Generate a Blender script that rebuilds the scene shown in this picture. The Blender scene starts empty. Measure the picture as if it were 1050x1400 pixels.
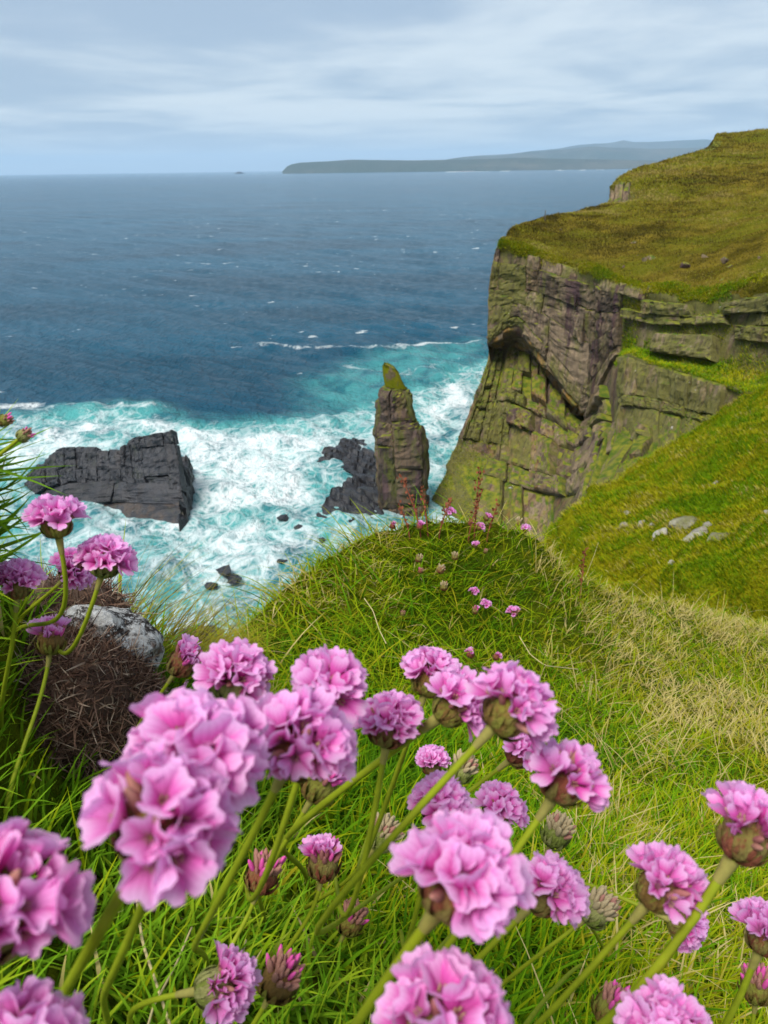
import bpy, math, random
import numpy as np
from mathutils import Vector, Matrix

random.seed(7)
rng = np.random.default_rng(7)
scn = bpy.context.scene
COL = scn.collection
R = math.radians

# ------------------------------------------------------------------ camera
EYE = np.array([0.0, 0.0, 60.0])            # 60 m above the sea
PITCH, ROLL, FPX = R(24.05), R(0.8), 1052.0   # focal length in pixels of a 1050 x 1400 frame
fwd = np.array([0, math.cos(PITCH), -math.sin(PITCH)])
_r0 = np.array([1.0, 0, 0]); _u0 = np.array([0, math.sin(PITCH), math.cos(PITCH)])
rgt = math.cos(ROLL) * _r0 - math.sin(ROLL) * _u0
upv = math.sin(ROLL) * _r0 + math.cos(ROLL) * _u0
cd = bpy.data.cameras.new('camera')
cam = bpy.data.objects.new('camera', cd); COL.objects.link(cam)
M = Matrix(((rgt[0], upv[0], -fwd[0], EYE[0]), (rgt[1], upv[1], -fwd[1], EYE[1]),
            (rgt[2], upv[2], -fwd[2], EYE[2]), (0, 0, 0, 1)))
cam.matrix_world = M
cd.sensor_fit = 'VERTICAL'; cd.sensor_height = 36.0; cd.sensor_width = 27.0
cd.lens = 36.0 * FPX / 1400.0
cd.clip_start = 0.01; cd.clip_end = 200000
cd.dof.use_dof = True; cd.dof.focus_distance = 0.6; cd.dof.aperture_fstop = cd.lens / 1.0
scn.camera = cam

# ------------------------------------------------------------------ sky, sun, exposure
SUN_EL, SUN_AZ = R(58), R(215)     # azimuth clockwise from +Y: behind the camera, to the left
scn.view_settings.view_transform = 'Standard'
scn.view_settings.look = 'None'
scn.view_settings.exposure = 1.85
scn.view_settings.gamma = 1.0
scn.cycles.use_denoising = True
scn.cycles.max_bounces = 6
scn.cycles.transparent_max_bounces = 8
scn.cycles.volume_bounces = 2
scn.cycles.use_fast_gi = False
scn.cycles.sample_clamp_indirect = 4.0

def ND(nt, typ, **kw):
    n = nt.nodes.new(typ)
    for k, v in kw.items():
        if k == 'ins':
            for i, x in v.items():
                if isinstance(x, bpy.types.NodeSocket): nt.links.new(x, n.inputs[i])
                else: n.inputs[i].default_value = x
        else: setattr(n, k, v)
    return n
def MATH(nt, op, a, b=0.0, c=0.0, clamp=False):
    n = ND(nt, 'ShaderNodeMath', operation=op, use_clamp=clamp)
    for i, x in enumerate((a, b, c)):
        if isinstance(x, bpy.types.NodeSocket): nt.links.new(x, n.inputs[i])
        else: n.inputs[i].default_value = x
    return n.outputs[0]
def MIX(nt, f, a, b, blend='MIX'):
    n = ND(nt, 'ShaderNodeMix', data_type='RGBA', blend_type=blend, clamp_factor=True)
    for i, x in ((0, f), (6, a), (7, b)):
        if isinstance(x, bpy.types.NodeSocket): nt.links.new(x, n.inputs[i])
        elif i == 0: n.inputs[0].default_value = x
        else: n.inputs[i].default_value = (*x, 1.0) if len(x) == 3 else x
    return n.outputs[2]
def SMOOTH(nt, x, lo, hi):
    n = ND(nt, 'ShaderNodeMapRange', interpolation_type='SMOOTHSTEP', clamp=True)
    nt.links.new(x, n.inputs[0]); n.inputs[1].default_value = lo; n.inputs[2].default_value = hi
    return n.outputs[0]
def NOISE(nt, vec, scale, detail=3.0, rough=0.55, dist=0.0):
    n = ND(nt, 'ShaderNodeTexNoise', ins={'Scale': scale, 'Detail': detail, 'Roughness': rough, 'Distortion': dist})
    if vec is not None: nt.links.new(vec, n.inputs['Vector'])
    return n.outputs['Fac']
def SCALEV(nt, vec, s, loc=(0, 0, 0), rot=(0, 0, 0)):
    n = ND(nt, 'ShaderNodeMapping'); nt.links.new(vec, n.inputs[0])
    n.inputs['Scale'].default_value = s; n.inputs['Location'].default_value = loc; n.inputs['Rotation'].default_value = rot
    return n.outputs[0]

W = bpy.data.worlds.new('World'); scn.world = W; W.use_nodes = True
nt = W.node_tree; nt.nodes.clear()
tc = ND(nt, 'ShaderNodeTexCoord')
sky = ND(nt, 'ShaderNodeTexSky', sky_type='NISHITA', sun_disc=False, sun_elevation=SUN_EL, sun_rotation=SUN_AZ,
         altitude=60, air_density=1.0, dust_density=1.5, ozone_density=1.2)
skyc = ND(nt, 'ShaderNodeVectorMath', operation='SCALE', ins={0: sky.outputs[0], 3: 0.055})
sep = ND(nt, 'ShaderNodeSeparateXYZ', ins={0: tc.outputs['Generated']})
zz = MATH(nt, 'ADD', MATH(nt, 'MAXIMUM', sep.outputs[2], 0.0), 0.055)
pl = ND(nt, 'ShaderNodeCombineXYZ', ins={0: MATH(nt, 'DIVIDE', sep.outputs[0], zz), 1: MATH(nt, 'DIVIDE', sep.outputs[1], zz), 2: 0.0})
c1 = NOISE(nt, SCALEV(nt, pl.outputs[0], (0.60, 0.50, 1), (3.1, 1.7, 0)), 1.0, 6, 0.55, 0.35)
c2 = NOISE(nt, SCALEV(nt, pl.outputs[0], (0.24, 0.27, 1), (7.3, 4.2, 0)), 1.0, 4, 0.5, 0.3)
cf = MATH(nt, 'ADD', MATH(nt, 'MULTIPLY', c1, 0.55), MATH(nt, 'MULTIPLY', c2, 0.45))
cf = SMOOTH(nt, cf, 0.41, 0.60)
cloud = MIX(nt, cf, (0.112, 0.143, 0.182), (0.205, 0.228, 0.245))
low = SMOOTH(nt, sep.outputs[2], -0.01, 0.06)
cloud = MIX(nt, low, (0.163, 0.190, 0.214), cloud)       # thinner cloud, clear air at the horizon
tot = MIX(nt, 0.9, skyc.outputs[0], cloud)
bg = ND(nt, 'ShaderNodeBackground', ins={0: tot, 1: 1.0})
wo = ND(nt, 'ShaderNodeOutputWorld', ins={0: bg.outputs[0]})

sd = bpy.data.lights.new('sun', 'SUN'); sd.energy = 1.5; sd.angle = R(26); sd.color = (1.0, 0.965, 0.90)
sun = bpy.data.objects.new('sun', sd); COL.objects.link(sun)
to_sun = Vector((math.sin(SUN_AZ) * math.cos(SUN_EL), math.cos(SUN_AZ) * math.cos(SUN_EL), math.sin(SUN_EL)))
sun.rotation_euler = to_sun.to_track_quat('Z', 'Y').to_euler()
sun.location = (0, 0, 200)

# ------------------------------------------------------------------ geometry helpers
def ray(px, py):
    a = (np.asarray(px, float) - 525) / FPX; b = (700 - np.asarray(py, float)) / FPX
    return fwd + a[..., None] * rgt + b[..., None] * upv
def at(px, py, Y):            # point of the line of sight at world distance Y
    d = ray(px, py); return EYE + d * (np.asarray(Y, float) / d[..., 1])[..., None]
def atz(px, py, z):           # point of the line of sight at height z
    d = ray(px, py); return EYE + d * ((z - EYE[2]) / d[..., 2])[..., None]
def deep(px, py, zc):         # point at depth zc in front of the lens
    return EYE + ray(px, py) * zc
def proj(P):
    d = np.asarray(P) - EYE; z = d @ fwd
    return 525 + FPX * (d @ rgt) / z, 700 - FPX * (d @ upv) / z, z

def tag(o, label=None, cat=None, group=None, kind=None):
    if label: o['label'] = label
    if cat: o['category'] = cat
    if group: o['group'] = group
    if kind: o['kind'] = kind
    return o
def link(name, data, parent=None, mat=None):
    o = bpy.data.objects.new(name, data); COL.objects.link(o)
    if parent is not None: o.parent = parent
    if mat is not None and data is not None and not data.materials: data.materials.append(mat)
    return o
def empty(name, loc=(0, 0, 0)):
    o = bpy.data.objects.new(name, None); COL.objects.link(o); o.location = loc; o.empty_display_size = 0.01
    return o
def mesh(name, V, F, smooth=True, attrs=None, uv=None):
    """V (n,3); F list of int arrays (k,3) or (k,4)"""
    V = np.asarray(V, np.float32).reshape(-1, 3)
    if not isinstance(F, (list, tuple)): F = [F]
    F = [np.asarray(f, np.int32) for f in F if len(f)]
    m = bpy.data.meshes.new(name)
    nl = sum(f.size for f in F); nf = sum(len(f) for f in F)
    m.vertices.add(len(V)); m.vertices.foreach_set('co', V.ravel())
    m.loops.add(nl); m.polygons.add(nf)
    m.loops.foreach_set('vertex_index', np.concatenate([f.ravel() for f in F]))
    tot = np.concatenate([np.full(len(f), f.shape[1], np.int32) for f in F])
    st = np.concatenate([[0], np.cumsum(tot)[:-1]]).astype(np.int32)
    m.polygons.foreach_set('loop_start', st)
    m.polygons.foreach_set('use_smooth', np.full(nf, smooth))
    if attrs:
        for k, v in attrs.items():
            a = m.attributes.new(k, 'FLOAT', 'POINT'); a.data.foreach_set('value', np.asarray(v, np.float32))
    if uv is not None:
        l = m.uv_layers.new(name='UVMap'); idx = np.concatenate([f.ravel() for f in F])
        l.data.foreach_set('uv', np.asarray(uv, np.float32)[idx].ravel())
    m.update(calc_edges=True); m.validate()
    return m
def gridfaces(r, c, off=0, wrap=False):
    i = np.arange(r - 1)[:, None]; cc = c if wrap else c - 1
    j = np.arange(cc)[None, :]; jn = (j + 1) % c
    return (np.stack([i * c + j, i * c + jn, (i + 1) * c + jn, (i + 1) * c + j], -1).reshape(-1, 4) + off)

def _h(ix, iy, iz, seed):
    n = (ix * 374761393 + iy * 668265263 + iz * 2147483647 + seed * 974634777).astype(np.int64) & 0xffffffff
    n = ((n ^ (n >> 13)) * 1274126177) & 0xffffffff
    n = ((n ^ (n >> 16)) * 2246822519) & 0xffffffff
    return ((n ^ (n >> 15)) & 0xffffff) / 0xffffff
def vnoise(P, seed=0):
    P = np.asarray(P, float); I = np.floor(P).astype(np.int64); f = P - I; f = f * f * (3 - 2 * f)
    x, y, z = I[..., 0], I[..., 1], I[..., 2]; out = 0
    for dx in (0, 1):
        for dy in (0, 1):
            for dz in (0, 1):
                w = (f[..., 0] if dx else 1 - f[..., 0]) * (f[..., 1] if dy else 1 - f[..., 1]) * (f[..., 2] if dz else 1 - f[..., 2])
                out = out + w * _h(x + dx, y + dy, z + dz, seed)
    return out * 2 - 1
def fbm(P, scale, oct=4, seed=0, gain=0.5):
    P = np.asarray(P, float) * scale; o = 0; a = 1
    for k in range(oct): o = o + a * vnoise(P + 17.3 * k, seed + k); P = P * 2.03; a *= gain
    return o
def smoothstep(x, a, b):
    t = np.clip((x - a) / (b - a), 0, 1); return t * t * (3 - 2 * t)

def catmull(C, n, tens=0.8):
    """C (R,K,3) control grid -> fine grid"""
    def one(A, n):
        R_ = len(A); out = []
        for i in range(R_ - 1):
            p0, p1, p2, p3 = A[max(i - 1, 0)], A[i], A[i + 1], A[min(i + 2, R_ - 1)]
            m1, m2 = tens * (p2 - p0) / 2, tens * (p3 - p1) / 2
            for k in range(n):
                t = k / n; out.append((2*t**3-3*t*t+1)*p1 + (t**3-2*t*t+t)*m1 + (-2*t**3+3*t*t)*p2 + (t**3-t*t)*m2)
        out.append(A[-1]); return np.array(out)
    G = one(C, n); return one(G.transpose(1, 0, 2), n).transpose(1, 0, 2)
def normals(G, wrap=False):
    if wrap: du = np.roll(G, -1, 1) - np.roll(G, 1, 1)
    else: du = np.gradient(G, axis=1)
    dv = np.gradient(G, axis=0); N = np.cross(du, dv); return N / (np.linalg.norm(N, axis=-1, keepdims=True) + 1e-9)
def sampler(G):
    r, c = G.shape[:2]
    def f(v, u):      # v row, u column, both 0..1
        y = np.clip(v, 0, 1) * (r - 1); x = np.clip(u, 0, 1) * (c - 1)
        i = np.minimum(y.astype(int), r - 2); j = np.minimum(x.astype(int), c - 2); a = (y - i)[..., None]; b = (x - j)[..., None]
        return (G[i, j] * (1 - b) + G[i, j + 1] * b) * (1 - a) + (G[i + 1, j] * (1 - b) + G[i + 1, j + 1] * b) * a
    return f

def block(S, v0, v1, u0, u1, d, sign, back=1.2, m=7, n=6, rough=0.25, cham=0.25, seed=0, attrs=None, joint=0.0, name='rock_block'):
    """one joint-bounded block standing proud of surface S over a cell"""
    s = np.array([0.0, 0.07] + list(np.linspace(0.2, 0.8, m - 4)) + [0.93, 1.0]); t = np.array([0.0, 0.07] + list(np.linspace(0.2, 0.8, n - 4)) + [0.93, 1.0])
    sv, tu = np.meshgrid(s, t, indexing='ij')
    gv, gu = (v1 - v0), (u1 - u0); e = 1e-3
    jj = joint
    # uneven outline
    rs = np.random.default_rng(seed)
    k = rs.uniform(-0.06, 0.06, 8)
    V = v0 + gv * (jj + (1 - 2 * jj) * (sv + (1 - sv) * (k[0] * (1 - tu) + k[1] * tu) + sv * (k[2] * (1 - tu) + k[3] * tu)))
    U = u0 + gu * (jj + (1 - 2 * jj) * (tu + (1 - tu) * (k[4] * (1 - sv) + k[5] * sv) + tu * (k[6] * (1 - sv) + k[7] * sv)))
    P = S(V, U)
    Pm = S(np.array([[v0 + gv * .15, v0 + gv * .85, (v0 + v1) / 2, (v0 + v1) / 2]]), np.array([[(u0 + u1) / 2, (u0 + u1) / 2, u0 + gu * .15, u0 + gu * .85]]))[0]
    N = np.cross(Pm[3] - Pm[2], Pm[1] - Pm[0]); N = N / (np.linalg.norm(N) + 1e-9) * sign
    size = max(np.linalg.norm(P[0, 0] - P[-1, -1]), .01)
    # flatten the cell towards its own plane so that blocks read as slabs
    c = P.mean((0, 1)); off = ((P - c) @ N)[..., None] * N
    P = P - off * 0.4
    edge = np.minimum(np.minimum(sv, 1 - sv), np.minimum(tu, 1 - tu))
    dd = d + (sv - .5) * rs.uniform(-.5, .5) * rough * 2 + (tu - .5) * rs.uniform(-.5, .5) * rough * 2
    dd = dd + rough * (fbm(P, 3.2 / max(size, .5), 3, seed % 97) * 0.6 + .35 * fbm(P * np.array([1, 1, .45]), 1.1, 3, 5))
    dd = dd - cham * (edge < 0.01) * (0.6 + 0.8 * rs.random(edge.shape)) - 0.15 * cham * (edge < 0.08)
    led = np.round(2.2 * fbm(P * np.array([.25, .25, 1.6]), 1.0, 2, 6)) / 2.2; crk = np.abs(fbm(P * np.array([1, 1, .16]), 1.3, 2, 8))
    dd = dd + rough * (.38 * led - .55 * smoothstep(-crk, -.12, 0)) * (edge > .01)
    F = P + N * dd[..., None] + .22 * rough * np.stack([fbm(P, 1.9, 2, 31), fbm(P, 1.9, 2, 32), fbm(P, 1.9, 2, 33)], -1)
    r, cc = F.shape[:2]
    ring = [(0, j) for j in range(cc)] + [(i, cc - 1) for i in range(1, r)] + [(r - 1, j) for j in range(cc - 2, -1, -1)] + [(i, 0) for i in range(r - 2, 0, -1)]
    B = np.array([P[i, j] - N * back for i, j in ring]); ri = np.array([i * cc + j for i, j in ring])
    nb = len(ring); bi = r * cc + np.arange(nb)
    side = np.stack([ri, bi, np.roll(bi, -1), np.roll(ri, -1)], -1)
    fr = gridfaces(r, cc)
    VV = np.concatenate([F.reshape(-1, 3), B])
    a = F[0, 1] - F[0, 0]; b = F[1, 0] - F[0, 0]
    if np.dot(np.cross(F[r // 2, cc // 2 + 1] - F[r // 2, cc // 2], F[r // 2 + 1, cc // 2] - F[r // 2, cc // 2]), N) < 0:
        fr = fr[:, ::-1]
    else: side = side[:, ::-1]
    return mesh(name, VV, [fr, side], smooth=False, attrs={k2: np.full(len(VV), v2) for k2, v2 in (attrs or {}).items()})

def cells(nv, nu, jit=0.25, rs=None, skip=0.0, merge=0.15):
    rs = rs or rng
    if isinstance(nv, tuple):          # tall columns first, then breaks at their own heights
        ub = np.linspace(0, 1, nu + 1); ub[1:-1] += rs.uniform(-jit, jit, nu - 1) / nu; out = []
        for j in range(nu):
            k = int(rs.integers(nv[0], nv[1] + 1)); vb = np.linspace(0, 1, k + 1); vb[1:-1] += rs.uniform(-.45, .45, k - 1) / k
            out += [(vb[i], vb[i + 1], ub[j], ub[j + 1]) for i in range(k) if rs.random() >= skip]
        return out
    vb = np.linspace(0, 1, nv + 1); vb[1:-1] += rs.uniform(-jit, jit, nv - 1) / nv
    out = []
    for i in range(nv):
        k = max(1, int(round(nu * rs.uniform(.75, 1.25))))
        ub = np.linspace(0, 1, k + 1); ub[1:-1] += rs.uniform(-jit, jit, k - 1) / k
        j = 0
        while j < k:
            e = j + (2 if rs.random() < merge and j + 1 < k else 1)
            if rs.random() >= skip: out.append((vb[i], vb[i + 1], ub[j], ub[e]))
            j = e
    return out

def boulder(name, size, seed, sub=3, rough=0.22, facets=9):
    """angular stone: sphere cut by random planes, then roughened"""
    import bmesh
    bm = bmesh.new(); bmesh.ops.create_icosphere(bm, subdivisions=sub, radius=1)
    P = np.array([v.co[:] for v in bm.verts]); F = np.array([[v.index for v in f.verts] for f in bm.faces]); bm.free()
    rs = np.random.default_rng(seed)
    n = rs.normal(size=(facets, 3)); n /= np.linalg.norm(n, axis=1, keepdims=True); dd = rs.uniform(.38, .72, facets)
    for k in range(facets):
        h = P @ n[k] - dd[k]; P = P - np.where(h > 0, h * .92, 0)[:, None] * n[k]
    P = P + P * (rough * fbm(P, 2.2, 4, seed)[:, None])
    P = P * np.asarray(size)
    return mesh(name, P, F, smooth=False)

def blades(P, phi, length, width, th0, th1, tint, seg=3, twist=0.0, name='grass'):
    """curved tapering leaf blades rooted at P"""
    n = len(P); d = np.stack([np.cos(phi), np.sin(phi), np.zeros(n)], -1)
    wph = phi + math.pi / 2 + twist; w = np.stack([np.cos(wph), np.sin(wph), np.zeros(n)], -1)
    pos = P.copy(); rows = []; tt = []
    for k in range(seg + 1):
        t = k / seg
        if k > 0:
            th = th0 + th1 * (t - .5 / seg)
            pos = pos + (length / seg)[:, None] * (np.sin(th)[:, None] * d + np.cos(th)[:, None] * np.array([0, 0, 1.0]))
        ww = width * (1 - t ** 1.8) * (0.8 if k == 0 else 1) * .5
        if k < seg: rows += [pos - w * ww[:, None], pos + w * ww[:, None]]; tt += [t, t]
        else: rows += [pos]; tt += [1.0]
    nv = 2 * seg + 1
    V = np.stack(rows, 1).reshape(-1, 3); base = np.arange(n)[:, None] * nv
    q = np.concatenate([base + np.array([[2 * k, 2 * k + 1, 2 * k + 3, 2 * k + 2]]) for k in range(seg - 1)]) if seg > 1 else np.zeros((0, 4), int)
    tr = base + np.array([[2 * seg - 2, 2 * seg - 1, 2 * seg]])
    return mesh(name, V, [q, tr], True, {'tint': np.repeat(tint, nv), 'along': np.tile(tt, n)})

def tube(pts, rad, sides=8, name='stem', attrs=None):
    pts = np.asarray(pts, float); n = len(pts); T = np.gradient(pts, axis=0); T /= np.linalg.norm(T, axis=1, keepdims=True) + 1e-12
    ref = np.array([0.31, 0.2, 0.93]); A = np.cross(T, ref); A /= np.linalg.norm(A, axis=1, keepdims=True) + 1e-12; B = np.cross(T, A)
    th = np.linspace(0, 2 * math.pi, sides, endpoint=False)
    rad = np.broadcast_to(np.asarray(rad, float), (n,))
    V = pts[:, None] + rad[:, None, None] * (np.cos(th)[None, :, None] * A[:, None] + np.sin(th)[None, :, None] * B[:, None])
    V = V.reshape(-1, 3); F = gridfaces(n, sides, wrap=True)
    along = np.repeat(np.linspace(0, 1, n), sides)
    return V, F, along
def bez(p0, p1, p2, p3, n=14):
    t = np.linspace(0, 1, n)[:, None]
    return (1-t)**3*p0 + 3*(1-t)**2*t*p1 + 3*(1-t)*t*t*p2 + t**3*p3

# ------------------------------------------------------------------ materials
def newmat(name):
    m = bpy.data.materials.new(name); m.use_nodes = True; nt = m.node_tree; nt.nodes.clear()
    out = ND(nt, 'ShaderNodeOutputMaterial'); return m, nt, out
def ATTR(nt, name): return ND(nt, 'ShaderNodeAttribute', attribute_name=name).outputs['Fac']
def POS(nt): return ND(nt, 'ShaderNodeNewGeometry').outputs['Position']
def PRIN(nt, out, col, rough=0.8, bump=None, bs=0.5, bd=0.1, spec=0.3):
    p = ND(nt, 'ShaderNodeBsdfPrincipled')
    for i, x in (('Base Color', col), ('Roughness', rough), ('Specular IOR Level', spec)):
        if isinstance(x, bpy.types.NodeSocket): nt.links.new(x, p.inputs[i])
        else: p.inputs[i].default_value = (*x, 1) if isinstance(x, tuple) and len(x) == 3 else x
    if bump is not None:
        b = ND(nt, 'ShaderNodeBump', ins={'Height': bump, 'Strength': bs, 'Distance': bd}); nt.links.new(b.outputs[0], p.inputs['Normal'])
    nt.links.new(p.outputs[0], out.inputs[0]); return p

def rock_mat(name, base, dark, moss_c, ochre, grass_by_slope=True, purple=(0.085, 0.05, 0.055), speck=0.5, wet=False):
    m, nt, out = newmat(name); P = POS(nt)
    n1 = NOISE(nt, P, 0.30, 6, 0.65); n2 = NOISE(nt, P, 1.9, 6, 0.7)
    streak = NOISE(nt, SCALEV(nt, P, (0.5, 0.5, 0.035)), 1.0, 4, 0.6)
    fines = NOISE(nt, SCALEV(nt, P, (2.2, 2.2, 0.22)), 1.0, 5, 0.7)
    rnd = ND(nt, 'ShaderNodeObjectInfo').outputs['Random']
    col = MIX(nt, SMOOTH(nt, n1, .38, .62), dark, base)
    col = MIX(nt, MATH(nt, 'MULTIPLY', rnd, .55), col, tuple(min(1, c * 1.8) for c in base))
    col = MIX(nt, MATH(nt, 'MULTIPLY', SMOOTH(nt, streak, .54, .62), .85), col, purple)
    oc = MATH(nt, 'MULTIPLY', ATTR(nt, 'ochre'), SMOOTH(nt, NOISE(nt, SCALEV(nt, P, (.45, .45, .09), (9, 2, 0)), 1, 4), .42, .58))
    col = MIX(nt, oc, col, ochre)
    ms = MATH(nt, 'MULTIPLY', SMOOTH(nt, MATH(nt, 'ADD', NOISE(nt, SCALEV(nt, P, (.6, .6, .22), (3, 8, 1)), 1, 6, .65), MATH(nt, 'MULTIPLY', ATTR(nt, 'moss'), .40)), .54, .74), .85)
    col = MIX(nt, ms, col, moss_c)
    col = MIX(nt, MATH(nt, 'MULTIPLY', SMOOTH(nt, fines, .48, .66), .6), col, dark)
    col = MIX(nt, MATH(nt, 'MULTIPLY', SMOOTH(nt, n2, .52, .68), .45), col, dark)
    sp = MATH(nt, 'MULTIPLY', SMOOTH(nt, NOISE(nt, P, 1.3, 6, .8), .62, .70), speck)
    col = MIX(nt, sp, col, (0.42, 0.41, 0.35))
    if grass_by_slope:
        nz = ND(nt, 'ShaderNodeSeparateXYZ', ins={0: ND(nt, 'ShaderNodeNewGeometry').outputs['True Normal']}).outputs[2]
        g = SMOOTH(nt, MATH(nt, 'ADD', nz, MATH(nt, 'MULTIPLY', MATH(nt, 'SUBTRACT', n2, .5), .5)), .62, .84)
        gc = MIX(nt, SMOOTH(nt, NOISE(nt, P, .8, 5), .35, .65), (0.05, 0.085, 0.005), (0.17, 0.165, 0.014))
        col = MIX(nt, g, col, gc)
    h = MATH(nt, 'ADD', MATH(nt, 'MULTIPLY', n2, .6), MATH(nt, 'MULTIPLY', fines, .5))
    PRIN(nt, out, col, 0.45 if wet else 0.85, h, .9, .35, .4 if wet else .2)
    return m
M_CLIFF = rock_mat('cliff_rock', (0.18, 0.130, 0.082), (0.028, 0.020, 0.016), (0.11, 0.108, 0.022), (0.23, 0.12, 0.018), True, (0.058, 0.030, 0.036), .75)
M_STACK = rock_mat('stack_rock', (0.105, 0.072, 0.052), (0.026, 0.020, 0.018), (0.095, 0.10, 0.018), (0.17, 0.11, 0.025))
M_SLATE = rock_mat('dark_sea_rock', (0.021, 0.022, 0.027), (0.007, 0.008, 0.011), (0.03, 0.035, 0.02), (0.07, 0.048, 0.034), False, (0.018, 0.018, 0.022), .12, True)

def turf_mat(name, cols, scale, bumpd=0.3, bs=.8):
    m, nt, out = newmat(name); P = POS(nt)
    n1 = NOISE(nt, P, scale, 6, .6); n2 = NOISE(nt, SCALEV(nt, P, (1, 1.6, 1), (5, 3, 0)), scale * .22, 4, .6); n3 = NOISE(nt, P, scale * 7, 4, .7)
    col = MIX(nt, SMOOTH(nt, n1, .35, .65), cols[0], cols[1])
    col = MIX(nt, SMOOTH(nt, n2, .45, .6), col, cols[2])
    col = MIX(nt, MATH(nt, 'MULTIPLY', SMOOTH(nt, n3, .5, .7), .6), col, cols[3])
    PRIN(nt, out, col, .95, n3, bs, bumpd, .0)
    return m
M_PLAT = turf_mat('heath_turf', ((0.06, 0.048, 0.006), (0.20, 0.15, 0.02), (0.12, 0.12, 0.01), (0.03, 0.024, 0.005)), .16, 1.2, 1.0)
M_SLOPE = turf_mat('slope_turf', ((0.14, 0.15, 0.003), (0.25, 0.22, 0.008), (0.09, 0.16, 0.003), (0.045, 0.05, 0.003)), .45, .5, 1.0)
M_SOIL = turf_mat('ground_soil', ((0.06, 0.085, 0.004), (0.11, 0.12, 0.006), (0.05, 0.085, 0.004), (0.03, 0.028, 0.005)), 20, .01)

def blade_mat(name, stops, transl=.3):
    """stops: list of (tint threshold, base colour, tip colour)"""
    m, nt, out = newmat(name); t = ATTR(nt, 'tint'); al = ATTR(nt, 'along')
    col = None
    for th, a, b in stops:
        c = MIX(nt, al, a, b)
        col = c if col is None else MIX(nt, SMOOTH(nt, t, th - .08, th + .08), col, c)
    p = ND(nt, 'ShaderNodeBsdfPrincipled', ins={'Base Color': col, 'Roughness': .7, 'Specular IOR Level': .06})
    tr = ND(nt, 'ShaderNodeBsdfTranslucent', ins={0: col})
    mx = ND(nt, 'ShaderNodeMixShader', ins={0: transl, 1: p.outputs[0], 2: tr.outputs[0]})
    nt.links.new(mx.outputs[0], out.inputs[0]); return m
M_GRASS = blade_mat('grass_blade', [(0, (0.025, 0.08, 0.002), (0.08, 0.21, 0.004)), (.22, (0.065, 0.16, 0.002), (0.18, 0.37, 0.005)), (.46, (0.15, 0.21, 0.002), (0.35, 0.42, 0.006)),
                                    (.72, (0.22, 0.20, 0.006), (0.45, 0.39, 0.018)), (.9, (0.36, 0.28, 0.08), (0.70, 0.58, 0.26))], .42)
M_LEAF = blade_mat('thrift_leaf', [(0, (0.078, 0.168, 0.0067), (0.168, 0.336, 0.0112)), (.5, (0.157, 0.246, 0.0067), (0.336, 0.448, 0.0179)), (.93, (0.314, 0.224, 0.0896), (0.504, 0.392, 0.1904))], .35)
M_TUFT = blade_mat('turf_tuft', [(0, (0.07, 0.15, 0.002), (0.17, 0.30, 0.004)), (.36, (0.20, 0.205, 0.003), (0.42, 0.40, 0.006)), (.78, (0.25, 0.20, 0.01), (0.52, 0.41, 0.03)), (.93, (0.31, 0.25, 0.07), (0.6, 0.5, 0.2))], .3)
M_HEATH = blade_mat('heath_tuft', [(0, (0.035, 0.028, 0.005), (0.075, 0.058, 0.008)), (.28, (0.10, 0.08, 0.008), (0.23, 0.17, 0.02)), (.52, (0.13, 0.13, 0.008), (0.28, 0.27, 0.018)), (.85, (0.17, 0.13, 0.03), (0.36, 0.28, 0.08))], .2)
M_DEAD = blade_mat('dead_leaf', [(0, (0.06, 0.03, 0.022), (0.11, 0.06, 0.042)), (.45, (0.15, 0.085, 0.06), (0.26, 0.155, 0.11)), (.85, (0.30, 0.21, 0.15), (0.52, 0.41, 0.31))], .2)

def simple(name, col, rough=.7, nscale=30, var=.5, transl=0, spec=.3):
    m, nt, out = newmat(name)
    tcn = ND(nt, 'ShaderNodeTexCoord').outputs['Object']
    n = NOISE(nt, tcn, nscale, 4)
    c = MIX(nt, n, tuple(x * (1 - var) for x in col), tuple(min(1, x * (1 + var)) for x in col))
    p = ND(nt, 'ShaderNodeBsdfPrincipled', ins={'Base Color': c, 'Roughness': rough, 'Specular IOR Level': spec})
    if transl:
        tr = ND(nt, 'ShaderNodeBsdfTranslucent', ins={0: c}); mx = ND(nt, 'ShaderNodeMixShader', ins={0: transl, 1: p.outputs[0], 2: tr.outputs[0]}); nt.links.new(mx.outputs[0], out.inputs[0])
    else: nt.links.new(p.outputs[0], out.inputs[0])
    return m

# ------------------------------------------------------------------ sea
def sea_xy(pts): return np.array([atz(np.float64(x), np.float64(y), 0.0)[:2] for x, y in pts])
def in_poly(XY, poly):
    x, y = XY[:, 0], XY[:, 1]; ins = np.zeros(len(XY), bool); n = len(poly); j = n - 1
    for i in range(n):
        xi, yi = poly[i]; xj, yj = poly[j]
        c = ((yi > y) != (yj > y)) & (x < (xj - xi) * (y - yi) / (yj - yi + 1e-12) + xi); ins ^= c; j = i
    return ins
def seg_dist(XY, line):
    d = np.full(len(XY), 1e9)
    for a, b in zip(line[:-1], line[1:]):
        ab = b - a; t = np.clip(((XY - a) @ ab) / (ab @ ab + 1e-12), 0, 1); d = np.minimum(d, np.linalg.norm(XY - a - t[:, None] * ab, axis=1))
    return d
def sdist(XY, poly):
    d = seg_dist(XY, np.vstack([poly, poly[:1]])); return np.where(in_poly(XY, poly), d, -d)

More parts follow.
